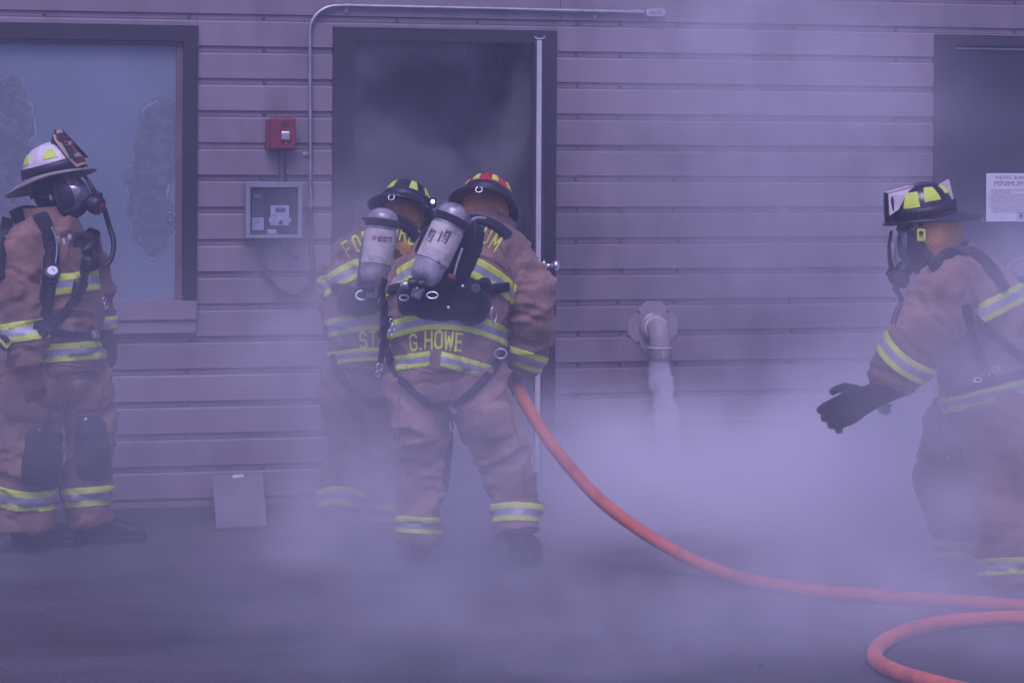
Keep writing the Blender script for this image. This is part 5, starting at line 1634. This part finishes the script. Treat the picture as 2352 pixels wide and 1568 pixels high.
for sp_ in ([(1148, 566), (1168, 610), (1178, 660), (1172, 716)], [(940, 640), (1000, 590), (1060, 578), (1120, 590), (1165, 620)], [(930, 842), (980, 852), (1040, 856), (1100, 842)]):
    P.strap(sp_, 4, ['jacket'], jk, mat=M['tan2'], name='seam', th=.004)
for sp_ in ([(1040, 880), (1036, 930), (1040, 985)], [(1160, 900), (1184, 980), (1200, 1060), (1206, 1130)], [(918, 900), (914, 1000), (918, 1100), (922, 1180)], [(1150, 1218), (1190, 1222), (1232, 1216)]):
    P.strap(sp_, 4, ['trousers'], tr_, mat=M['tan2'], name='seam', th=.004)
P.patch(1140, 968, 40, 48, -8, ['trousers'], tr_, M['tan_bright'], 'cargo_pocket', th=.022, power=5)
P.patch(1028, 1060, 9, 70, 5, ['trousers'], tr_, M['kneepad'], 'inseam_guard', th=.008, n=10)
hood(P, hm, M['hood_tan'], drape=.06, flare=-.1, k=1.10)
hmt = hm @ Matrix.Translation((-.004, 0, .052))
helmet(P.root, hmt, M['helmet_red'], M['helmet_black'], M['brim_red'], M['black'],
       [(157, .145, .46, .82, .25), (-157, .145, .46, .82, .25), (112, .13, .44, .78, .25), (-112, .13, .44, .78, .25)], shield=(.150, .004, .118, .105, .040, .050), rear=.060, gloss=M['helmet_black'])
face_mask(P.root, hm, straps=False)
ap = P.patch(1050, 610, 44, 120, 22, ['jacket'], P.root, M['webbing'], 'air_pack', th=.03, n=12)
c, cmt, cb_ = cylinder(ap, P.pt(968, 652, 182), P.pt(1054, 470, 140), .0665, (.28, .70), .79)
P.letters([(ch, 1030 - 2.9 * i, 533 + 5.6 * i, 117, 11) for i, ch in enumerate('SCOTT')], [cb_], ap, M['ink'], name='cylinder_lettering', sw=.26)
P.letters([(ch, 997 - 2.9 * i, 531 + 5.6 * i, 117, 10) for i, ch in enumerate('SCOTT')], [cb_], ap, M['ink'], name='cylinder_lettering', sw=.26)
P.strap([(1017, 532), (1011, 544), (1006, 555)], 4, [cb_], ap, mat=M['red'], name='cylinder_print', th=.0045, n=3)
P.patch(1008, 600, 8, 9, 0, [cb_], ap, M['conduit_grey'], 'cylinder_mark', th=.0035, n=6)
for k in range(4):
    P.strap([(978 - 2.5 * k, 566 + 5 * k), (996 - 2.5 * k, 570 + 5 * k), (1014 - 2.5 * k, 580 + 5 * k)], 1.6, [cb_], ap, mat=M['silver'], name='cylinder_print', th=.0045, n=3)
# frame straps of the pack, waist pad, fittings
P.strap([(1078, 505), (1088, 540), (1080, 580), (1062, 620), (1052, 660)], 18, ['jacket'], ap, name='frame_strap', th=.03)
P.strap([(1072, 508), (1100, 508), (1135, 520), (1166, 545)], 26, ['jacket'], ap, name='shoulder_strap', th=.018)
P.strap([(990, 520), (976, 540), (960, 580)], 14, ['jacket'], ap, name='shoulder_strap', th=.012)
MB().tube(spline([P.pt(1078, 515, 120), P.pt(1086, 504, 130), P.pt(1100, 500, 118), P.pt(1116, 502, 104)], 5), .006, 8).build('pressure_line', M['silver'], ap, smooth=True)
MB().tube(spline([P.pt(1062, 570, 160), P.pt(1050, 605, 165), P.pt(1042, 635, 165)], 5), .005, 8).build('pressure_line', M['silver'], ap, smooth=True)
for (u, v, w_, h_, rot_, th_) in ((970, 690, 58, 40, -4, .05), (1075, 690, 48, 50, 8, .060), (1020, 705, 80, 34, 2, .04), (1108, 665, 20, 30, 10, .035)):
    P.patch(u, v, w_, h_, rot_, ['jacket'], ap, M['webbing'], 'waist_pad', th=th_, n=12, power=3.2)
P.strap([(900, 668), (940, 660), (1000, 668), (1060, 672), (1120, 662), (1165, 658)], 22, ['jacket'], ap, name='waist_strap', th=.02)
P.strap([(886, 640), (884, 690), (884, 740)], 10, ['jacket'], ap, name='side_strap', th=.02)
ring_loop(P.pt(993, 678, 196), -FWD + Vector((0, 0, .8)), .022, .0038, M['chrome'], ap, 'metal_ring', .7)
ring_loop(P.pt(928, 684, 186), -FWD + Vector((0, 0, .8)), .018, .0038, M['steel'], ap, 'metal_ring', .7)
h = P.cast(1095, 660, ['jacket'])
MB().lathe([(.016, 0), (.018, .004), (.012, .006), (.010, .001)], Matrix.Translation(P.pt(1093, 662, 190)) @ (-FWD).to_track_quat('Z', 'Y').to_matrix().to_4x4(), 18).build('grommet', M['conduit_grey'], ap)
kb = P.pt(1037, 636, 178)
MB().rbox(kb, (.034, .03, .022), Matrix.Rotation(rad(14), 3, 'Y'), b=.008).build('red_cap', M['red'], ap)
for (u, v, o_, r_) in ((932, 654, 210, .018), (948, 650, 216, .022), (968, 652, 214, .02), (925, 656, 200, .012)):
    MB().lathe([(.001, -r_), (r_ * .8, -r_ * .7), (r_, 0), (r_ * .8, r_ * .7), (.001, r_)], Matrix.Translation(P.pt(u, v, o_)) @ RGT.to_track_quat('Z', 'Y').to_matrix().to_4x4(), 12).build('valve_knob', M['steel'] if r_ < .02 else M['rubber'], ap, smooth=True, auto=rad(40))
for (u, v) in ((1063, 657), (1030, 706)):
    MB().lathe([(.001, .008), (.006, .006), (.007, 0)], Matrix.Translation(P.pt(u, v, 196)) @ (-FWD).to_track_quat('Z', 'Y').to_matrix().to_4x4(), 8).build('rivet', M['chrome'], ap)
# seat harness
P.strap([(888, 800), (906, 850), (938, 888), (985, 926), (1018, 938)], 19, ['jacket', 'trousers'], tr_, name='harness_strap', th=.009)
P.strap([(1040, 930), (1074, 908), (1112, 872), (1145, 830), (1166, 792)], 19, ['jacket', 'trousers'], tr_, name='harness_strap', th=.009)
P.strap([(1036, 922), (1044, 934), (1052, 946)], 7, ['jacket', 'trousers'], tr_, mat=M['gasket'], name='strap_end', th=.02, n=3)
h = P.cast(1150, 810, ['jacket', 'trousers'])
ring_loop(P.pt(1150, 812, 110), -FWD, .024, .004, M['steel'], tr_, 'metal_ring', .8)
ring_loop(P.pt(1134, 722, 120), RGT - FWD, .016, .003, M['chrome'], jk, 'metal_ring', 2.0)
# tether with a snap hook hanging at the side
MB().tube(spline([P.pt(884, 690, 40), P.pt(882, 750, 50), P.pt(878, 800, 52), P.pt(874, 832, 52)], 5), [.013] * 16, 8).build('tether', M['webbing'], jk, smooth=True)
P.strap([(902, 735), (890, 745), (886, 765), (884, 800)], 20, ['jacket'], jk, name='side_strap', th=.024)
ring_loop(P.pt(872, 842, 54), -FWD + RGT * .3, .012, .003, M['chrome'], jk, 'snap_hook', 1.2)
ring_loop(P.pt(868, 858, 54), -FWD + RGT * .4, .008, .003, M['chrome'], jk, 'snap_hook', 1.5)
for (u, v) in ((899, 738), (903, 752), (897, 764)):
    ring_loop(P.pt(u, v, 118), -FWD + RGT * .5, .008, .003, M['chrome'], jk, 'snap_hook', 1.4)
HOSE_HAND = P.pt(1184, 872, -104)
hand(P, P.root, P.pt(1192, 842, -92), P.pt(1180, 905, -112) - P.pt(1192, 842, -92), RGT, M['glove'], curl=62, side=1, cuff=.05)
hand(P, P.root, P.pt(990, 815, -210), RGT * .6 + FWD * .5 - Vector((0, 0, .2)), Vector((0, 0, 1)), M['glove'], curl=60, side=1, cuff=.05)
boot(P, P.root, on_ground(966, 1276), look(4, 0), .31)
boot(P, P.root, on_ground(1192, 1302), look(16, 0), .31, lift=10)
HOWE_D = P.d

# ================================================================ person reaching out at the frame edge (black helmet, profile)
gl = on_ground(2230, 1352)
P = Person(depth(gl), gl)
torso = [(2212, 588, 0, 46, 62), (2222, 606, 0, 74, 98), (2236, 650, 0, 102, 118), (2256, 720, 0, 112, 122), (2268, 800, 0, 116, 120), (2274, 870, 0, 116, 118), (2276, 930, 0, 114, 116), (2278, 965, 0, 112, 114)]
arm_n = [(2206, 622, 66, 64), (2168, 686, 104, 74), (2118, 762, 128, 72), (2066, 836, 140, 64), (2036, 884, 146, 57)]
arm_f = [(2190, 620, -80, 60), (2130, 720, -120, 54), (2080, 800, -130, 48), (2060, 850, -120, 44)]
leg_n = [(2286, 930, 45, 92, 96), (2304, 1020, 70, 86, 88), (2312, 1100, 100, 76), (2312, 1180, 126, 66), (2312, 1260, 144, 62), (2312, 1336, 152, 64)]
leg_f = [(2240, 930, -45, 88, 92), (2196, 1020, -50, 82), (2168, 1100, -48, 70), (2190, 1180, -40, 62), (2206, 1250, -36, 58), (2206, 1300, -36, 60)]
hm = frame(P.pt(2124, 520, 0), look(-97, -28))
body_of(P, 'person', [torso, arm_n, arm_f, leg_n, leg_f], hm, 'person in a black helmet leaning forward in smoke, one dark glove reaching out')
P.garment('jacket', {'torso': torso, 'arm_n': arm_n, 'arm_f': arm_f}, 0.0125, 1.35, 21.0)
P.garment('trousers', {'leg_n': leg_n, 'leg_f': leg_f, 'torso': [(2276, 900, 0, 98, 98), (2270, 980, 0, 98, 98), (2262, 1020, 0, 60, 60)]}, 0.0125, 1.25, 25.0)
jk = P.build_garment('jacket', 'jacket', M['tan_bright']); tr_ = P.build_garment('trousers', 'trousers', M['tan_bright'])
C_, rr_ = P.chain([(2212, 618, 0, 66, 80), (2200, 600, 0, 58, 70), (2188, 588, 0, 52, 62)], 24)
MB().rings(rr_, cap=False).build('collar', M['tan_bright'], jk, smooth=True)
P.band('jacket', 'torso', 2270, 712, -27, 44, jk)
P.band('jacket', 'torso', 2270, 908, -13, 38, jk)
P.band('jacket', 'arm_n', 2060, 826, 42, 44, jk, k2=-.003)
P.band('trousers', 'leg_n', 2305, 1300, -3, 40, tr_)
P.band('trousers', 'leg_f', 2204, 1262, 2, 38, tr_)
hood(P, frame(P.pt(2136, 520, 0), look(-97, -14)), M['hood_tan'], drape=.07, k=1.14)
hmt = frame(P.pt(2122, 520, 0), look(-97, -10)) @ Matrix.Translation((-.012, 0, .050))
hel = helmet(P.root, hmt, M['helmet_black'], M['helmet_black'], M['black'], M['black'],
       [(52, .30, .30, .88, .15), (96, .30, .42, 1.0, .25), (-52, .30, .30, .88, .15), (-96, .30, .42, 1.0, .25), (145, .2, .6, 1.0, .3)], shield=(.168, -.01, .150, .112, .036, .050), rear=.076, shield_mat=M['helmet_black'], wedge_mat=M['leather_white'], sc=.95)
tri = [hmt @ Vector(q) for q in ((-.065, .03, .135), (-.035, .03, .075), (-.108, .03, .060), (-.118, .03, .120))]
tri = [P.pt(2158, 424, 20), P.pt(2180, 412, 20), P.pt(2192, 464, 20), P.pt(2170, 448, 20)]
MB().prism(tri, RGT * .004 - FWD * -.05).build('accountability_tag', M['leather_white'], hel)
mq, reg = face_mask(P.root, frame(P.pt(2122, 530, 0), look(-97, -30)), straps=False)
MB().tube(spline([mq @ Vector((0, 0, .072)), P.pt(2070, 690, 0), P.pt(2056, 725, 6), P.pt(2052, 752, 20), P.pt(2062, 790, 40)], 7), .0115, 10).build('breathing_hose', M['hose_rubber'], P.root, smooth=True)
# lime buckle at the jaw
cb3 = P.pt(2116, 540, 66)
MB().rbox(cb3, (.034, .016, .050), Matrix.Rotation(-YAW, 3, 'Z'), b=.008).build('chin_buckle', M['lime'], P.root)
MB().rbox(P.pt(2116, 535, 75), (.016, .008, .016), Matrix.Rotation(-YAW, 3, 'Z'), b=.003).build('buckle_gap', M['ink'], P.root)
MB().tube([P.pt(2112, 490, 60), P.pt(2115, 520, 65)], .009, 8).build('chin_strap', M['webbing'], P.root)
MB().tube([P.pt(2118, 560, 64), P.pt(2126, 590, 50)], .009, 8).build('chin_strap', M['webbing'], P.root)
ap = P.strap([(2140, 615), (2180, 586), (2225, 578), (2268, 610), (2306, 668)], 30, ['jacket'], P.root, name='air_pack', th=.02)
P.strap([(2222, 712), (2262, 752), (2310, 790), (2356, 830)], 20, ['jacket'], ap, name='side_strap', th=.012)
P.strap([(2216, 700), (2232, 760), (2256, 830), (2284, 880)], 22, ['jacket'], ap, name='side_strap', th=.012)
P.strap([(2176, 905), (2230, 892), (2300, 872), (2356, 852)], 18, ['jacket'], ap, name='waist_strap', th=.012)
for (u, v) in ((2270, 860), (2246, 876), (2288, 850)):
    h = P.cast(u, v, ['jacket'])
    ring_loop(h[0] + h[1] * .016, h[1], .014, .003, M['chrome'], ap, 'metal_ring', .7)
c, cmt, cb_ = cylinder(ap, P.pt(2410, 820, -4), P.pt(2346, 590, -4), .083)
for (u, v) in ((2128, 978), (2139, 1052)):
    MB().lathe([(.001, .006), (.006, .004), (.007, 0)], Matrix.Translation(P.pt(u + 40, v, 60)) @ (-FWD).to_track_quat('Z', 'Y').to_matrix().to_4x4(), 8).build('stud', M['chrome'], tr_)
hand(P, P.root, P.pt(1992, 915, 128), P.pt(1912, 955, 112) - P.pt(1992, 915, 128), Vector((0, 0, .45)) - FWD, M['glove_dark'], curl=26, side=-1, cuff=.14, sc=1.24, spread=6)
hand(P, P.root, P.pt(2056, 860, -118), P.pt(2010, 930, -110) - P.pt(2056, 860, -118), Vector((0, 0, 1)) - RGT, M['glove_dark'], curl=30, side=-1, cuff=.06)
boot(P, P.root, on_ground(2214, 1346), look(-92, 0), .31)
boot(P, P.root, on_ground(2318, 1378), look(-84, 0), .31)

# ================================================================ fire hose
M['firehose'] = None
def hose_material():
    mt, nt, p = new_mat('orange_hose_jacket')
    tc = N(nt, 'ShaderNodeTexCoord')
    n1 = N(nt, 'ShaderNodeTexNoise'); n1.inputs['Scale'].default_value = 13; n1.inputs['Detail'].default_value = 9; n1.inputs['Roughness'].default_value = 0.65
    nt.links.new(tc.outputs['Object'], n1.inputs[0])
    c = ramp(nt, n1.outputs[0], [(0.28, (0.26, 0.060, 0.045)), (0.44, (0.54, 0.125, 0.062)), (0.66, (0.68, 0.175, 0.082))])
    nt.links.new(c, p.inputs['Base Color'])
    p.inputs['Roughness'].default_value = 0.75
    p.inputs['Sheen Weight'].default_value = 0.2
    n2 = N(nt, 'ShaderNodeTexNoise'); n2.inputs['Scale'].default_value = 300
    nt.links.new(tc.outputs['Object'], n2.inputs[0])
    b = N(nt, 'ShaderNodeBump'); b.inputs['Strength'].default_value = 0.3; b.inputs['Distance'].default_value = 0.002
    nt.links.new(n2.outputs[0], b.inputs['Height']); nt.links.new(b.outputs[0], p.inputs['Normal'])
    return mt
HR = 0.0262
def gp_(u, v):
    return on_ground(u, v, HR)
hd_ = HOWE_D
air = [at(1120, 800, hd_ + .45), at(1160, 845, hd_ + .30), at(1186, 884, hd_ + .16), at(1208, 928, hd_ + .06), at(1246, 990, hd_ - .02), at(1300, 1062, hd_ - .06), at(1368, 1138, hd_ - .10), at(1445, 1200, hd_ - .14), at(1530, 1254, hd_ - .19), at(1632, 1304, hd_ - .26)]
gnd = [gp_(1740, 1336), gp_(1860, 1356), gp_(2000, 1367), gp_(2150, 1377), gp_(2300, 1388), gp_(2460, 1402)]
for p in air:
    p.z = max(p.z, HR)
far_r = [gp_(2640, 1428), gp_(2720, 1455), gp_(2640, 1470), gp_(2500, 1442)]
loop = [gp_(2380, 1420), gp_(2270, 1420), gp_(2150, 1432), gp_(2066, 1455), gp_(2016, 1486), gp_(2014, 1516), gp_(2060, 1542), gp_(2140, 1566), gp_(2260, 1596), gp_(2420, 1640)]
hose_pts = spline(air + gnd + far_r + loop, 10)
for p in hose_pts: p.z = max(p.z, HR)
fh = thing('fire_hose', (hose_pts[0].x, hose_pts[0].y, 0), 'orange red fire hose running from the doorway and curling on the asphalt', 'hose')
MB().tube(hose_pts, HR, 18).build('hose_line', hose_material(), fh, smooth=True)
nz0, nz1 = hose_pts[0], hose_pts[0] + (hose_pts[0] - hose_pts[3]).normalized() * .22
MB().tube([nz0 + (nz0 - nz1) * .1, nz0, nz0 * .6 + nz1 * .4, nz1], [.034, .036, .030, .034], 14).build('nozzle', M['steel'], fh, smooth=True, auto=rad(40))
# ================================================================ smoke and haze
def vol_mat(name, dens_out_builder, color=(0.80, 0.80, 0.86), aniso=0.1, step=1.0):
    mt = bpy.data.materials.new(name)
    mt.use_nodes = True
    nt = mt.node_tree
    nt.nodes.clear()
    out = N(nt, 'ShaderNodeOutputMaterial')
    pv = N(nt, 'ShaderNodeVolumePrincipled')
    pv.inputs['Color'].default_value = (color[0], color[1], color[2], 1)
    pv.inputs['Anisotropy'].default_value = aniso
    nt.links.new(pv.outputs[0], out.inputs['Volume'])
    d = dens_out_builder(nt)
    if isinstance(d, float): pv.inputs['Density'].default_value = d
    else: nt.links.new(d, pv.inputs['Density'])
    mt.cycles.volume_step_rate = step
    return mt

def mth(nt, op, a, b=None, clamp=False):
    n = N(nt, 'ShaderNodeMath', operation=op); n.use_clamp = clamp
    for i, x in enumerate((a, b)):
        if x is None: continue
        if isinstance(x, (int, float)): n.inputs[i].default_value = x
        else: nt.links.new(x, n.inputs[i])
    return n.outputs[0]

def smooth(nt, src, a, b, lo=0.0, hi=1.0):
    n = N(nt, 'ShaderNodeMapRange', interpolation_type='SMOOTHSTEP')
    n.inputs[1].default_value = a; n.inputs[2].default_value = b
    n.inputs[3].default_value = lo; n.inputs[4].default_value = hi
    nt.links.new(src, n.inputs[0])
    return n.outputs[0]


def grid_mat(name, color, aniso=0.0, step=1.0):
    mt = bpy.data.materials.new(name)
    mt.use_nodes = True
    nt = mt.node_tree
    nt.nodes.clear()
    out = N(nt, 'ShaderNodeOutputMaterial')
    pv = N(nt, 'ShaderNodeVolumePrincipled')
    pv.inputs['Color'].default_value = (color[0], color[1], color[2], 1)
    pv.inputs['Anisotropy'].default_value = aniso
    pv.inputs['Density'].default_value = 1.0
    nt.links.new(pv.outputs[0], out.inputs['Volume'])
    return mt

def smoke_cloud(name, lo, hi, res, density, mat, origin=(0, 0, 0)):
    """a real fog grid: density field sampled once on a lattice by a Volume Cube node"""
    ng = bpy.data.node_groups.new(name, 'GeometryNodeTree')
    ng.interface.new_socket('Geometry', in_out='OUTPUT', socket_type='NodeSocketGeometry')
    go = ng.nodes.new('NodeGroupOutput')
    vc_ = ng.nodes.new('GeometryNodeVolumeCube')
    for i, nm in enumerate(('Resolution X', 'Resolution Y', 'Resolution Z')):
        vc_.inputs[nm].default_value = res[i]
    vc_.inputs['Min'].default_value = lo
    vc_.inputs['Max'].default_value = hi
    pos = ng.nodes.new('GeometryNodeInputPosition')
    ng.links.new(density(ng, pos.outputs[0]), vc_.inputs['Density'])
    sm_ = ng.nodes.new('GeometryNodeSetMaterial')
    sm_.inputs['Material'].default_value = mat
    ng.links.new(vc_.outputs[0], sm_.inputs[0])
    ng.links.new(sm_.outputs[0], go.inputs[0])
    me = bpy.data.meshes.new(name)
    me.materials.append(mat)
    o = bpy.data.objects.new(name, me)
    COL.objects.link(o)
    o.location = origin
    md = o.modifiers.new('cloud', 'NODES')
    md.node_group = ng
    return o

# blobs: centre, radii, peak density per metre
BLOBS = [
    ((1.40, -2.50, 0.10), (1.60, 0.62, 0.95), 2.6),    # bank rolling round the leaning figure
    ((1.60, -1.30, -0.10), (2.40, 1.00, 1.05), 3.6),    # under the vent
    ((-0.30, -1.00, 0.05), (1.10, 0.55, 0.70), 1.1),   # round the legs at the door
    ((-1.00, -1.50, 0.05), (0.65, 0.50, 0.60), 2.0),
    ((0.20, -0.92, 0.00), (2.00, 0.66, 0.75), 2.4),    # low over the asphalt
    ((0.15, -3.20, 0.00), (2.40, 1.10, 0.32), 0.60),
    ((-0.10, -3.60, 0.00), (2.40, 1.30, 0.40), 0.40),
    ((1.10, -0.80, 1.80), (1.30, 0.90, 1.50), 0.68),   # thin veil higher up
    ((-0.75, -0.70, 1.20), (0.75, 0.60, 0.95), 0.36),
    ((-1.12, -1.55, 0.85), (0.50, 0.38, 0.85), 1.05),  # from the doorway
    ((2.45, -0.45, 1.75), (0.55, 0.45, 0.60), 0.16),
    ((1.45, -2.90, 0.85), (1.00, 0.65, 0.90), 1.6),
    ((-2.00, -1.60, 0.40), (1.80, 1.20, 1.20), 0.22),
    ((1.35, -2.95, 0.25), (1.00, 0.42, 0.75), 1.7),
    ((-1.20, -2.50, 0.00), (1.50, 1.00, 0.45), 0.26),
    ((-0.75, -2.45, 0.45), (0.95, 0.50, 0.80), 0.85),
]

def smoke_density(nt, P):
    n0 = N(nt, 'ShaderNodeTexNoise'); n0.inputs['Scale'].default_value = 0.9; n0.inputs['Detail'].default_value = 1.0
    nt.links.new(P, n0.inputs[0])
    c0 = N(nt, 'ShaderNodeVectorMath', operation='SUBTRACT'); c0.inputs[1].default_value = (.5, .5, .5)
    nt.links.new(n0.outputs['Color'], c0.inputs[0])
    c1 = N(nt, 'ShaderNodeVectorMath', operation='SCALE'); c1.inputs['Scale'].default_value = 0.5
    nt.links.new(c0.outputs[0], c1.inputs[0])
    W = N(nt, 'ShaderNodeVectorMath', operation='ADD'); nt.links.new(P, W.inputs[0]); nt.links.new(c1.outputs[0], W.inputs[1])
    total = None
    for c, r, d in BLOBS:
        s1 = N(nt, 'ShaderNodeVectorMath', operation='SUBTRACT'); s1.inputs[1].default_value = c
        nt.links.new(W.outputs[0], s1.inputs[0])
        s2 = N(nt, 'ShaderNodeVectorMath', operation='DIVIDE'); s2.inputs[1].default_value = r
        nt.links.new(s1.outputs[0], s2.inputs[0])
        ln = N(nt, 'ShaderNodeVectorMath', operation='LENGTH'); nt.links.new(s2.outputs[0], ln.inputs[0])
        v = smooth(nt, ln.outputs['Value'], 1.0, 0.15, 0.0, d)
        total = v if total is None else mth(nt, 'ADD', total, v)
    n1 = N(nt, 'ShaderNodeTexNoise'); n1.inputs['Scale'].default_value = 2.2; n1.inputs['Detail'].default_value = 4.0; n1.inputs['Distortion'].default_value = 0.6
    mp = N(nt, 'ShaderNodeVectorMath', operation='MULTIPLY'); mp.inputs[1].default_value = (1.0, 1.0, 1.25); nt.links.new(P, mp.inputs[0]); nt.links.new(mp.outputs[0], n1.inputs[0])
    nz = smooth(nt, n1.outputs[0], 0.30, 0.72, 0.55, 1.45)
    n2 = N(nt, 'ShaderNodeTexNoise'); n2.inputs['Scale'].default_value = 5.5; n2.inputs['Detail'].default_value = 3.0; n2.inputs['Distortion'].default_value = 1.2
    nt.links.new(W.outputs[0], n2.inputs[0])
    nz = mth(nt, 'MULTIPLY', nz, smooth(nt, n2.outputs[0], 0.30, 0.70, 0.65, 1.35))
    total = mth(nt, 'MULTIPLY', total, nz)
    # the cloud thins to nothing at the limits of its domain
    sx = N(nt, 'ShaderNodeSeparateXYZ'); nt.links.new(P, sx.inputs[0])
    for src, a, b in ((sx.outputs[0], -3.6, -3.1), (sx.outputs[0], 4.4, 3.8), (sx.outputs[1], -4.9, -4.5), (sx.outputs[2], 2.85, 2.4)):
        total = mth(nt, 'MULTIPLY', total, smooth(nt, src, a, b))
    return total
SMOKE_C = (0.988, 0.988, 1.0)
set_props(smoke_cloud('smoke', (-3.7, -5.0, 0.0), (4.5, -0.047, 2.9), (164, 98, 72), smoke_density, grid_mat('drifting_smoke', SMOKE_C)),
          'pale grey smoke drifting over the ground in front of the wall', 'smoke', kind='stuff')

def room_density(nt, P):
    n1 = N(nt, 'ShaderNodeTexNoise'); n1.inputs['Scale'].default_value = 2.0; n1.inputs['Detail'].default_value = 3.0; n1.inputs['Distortion'].default_value = 0.8
    nt.links.new(P, n1.inputs[0])
    return smooth(nt, n1.outputs[0], 0.47, 0.68, 0.02, 1.7)
set_props(smoke_cloud('doorway_smoke', (xa + .002, -0.04, 0.145), (xb - .002, 1.2, zdh - .004), (28, 40, 60), room_density, grid_mat('room_smoke', SMOKE_C)),
          'dim smoke filling the open doorway', 'smoke', kind='stuff')

# jet falling from the vent
jm = VENT_MOUTH
def jet_density(nt, P):
    n0 = N(nt, 'ShaderNodeTexNoise'); n0.inputs['Scale'].default_value = 14; n0.inputs['Detail'].default_value = 3
    nt.links.new(P, n0.inputs[0])
    c0 = N(nt, 'ShaderNodeVectorMath', operation='SUBTRACT'); c0.inputs[1].default_value = (.5, .5, .5); nt.links.new(n0.outputs['Color'], c0.inputs[0])
    c1 = N(nt, 'ShaderNodeVectorMath', operation='SCALE'); c1.inputs['Scale'].default_value = 0.09; nt.links.new(c0.outputs[0], c1.inputs[0])
    W = N(nt, 'ShaderNodeVectorMath', operation='ADD'); nt.links.new(P, W.inputs[0]); nt.links.new(c1.outputs[0], W.inputs[1])
    sx = N(nt, 'ShaderNodeSeparateXYZ'); nt.links.new(W.outputs[0], sx.inputs[0])
    z = sx.outputs[2]                       # 0 at the mouth, negative below
    lean = mth(nt, 'MULTIPLY', z, -0.11)
    x = mth(nt, 'SUBTRACT', sx.outputs[0], lean)
    rr = mth(nt, 'SQRT', mth(nt, 'ADD', mth(nt, 'MULTIPLY', x, x), mth(nt, 'MULTIPLY', sx.outputs[1], sx.outputs[1])))
    wid = mth(nt, 'ADD', mth(nt, 'MULTIPLY', z, -0.07), 0.044)
    q = mth(nt, 'DIVIDE', rr, wid)
    body = smooth(nt, q, 1.05, 0.55)
    fall = smooth(nt, z, -0.62, 0.0, 0.0, 120.0)
    return mth(nt, 'MULTIPLY', body, fall)
set_props(smoke_cloud('vent_smoke', (-.2, -.2, -.64), (.26, .2, .0), (58, 50, 80), jet_density, grid_mat('vent_jet', (0.97, 0.97, 0.985)), jm),
          'thick white smoke jet falling from the vent elbow', 'smoke', kind='stuff')

mb = MB(); mb.box((-23, -25, -1), (23, 15, 5.2))
set_props(mb.build('haze', vol_mat('thin_haze', lambda nt: 0.017, (0.72, 0.78, 0.96), 0.0)), kind='stuff')
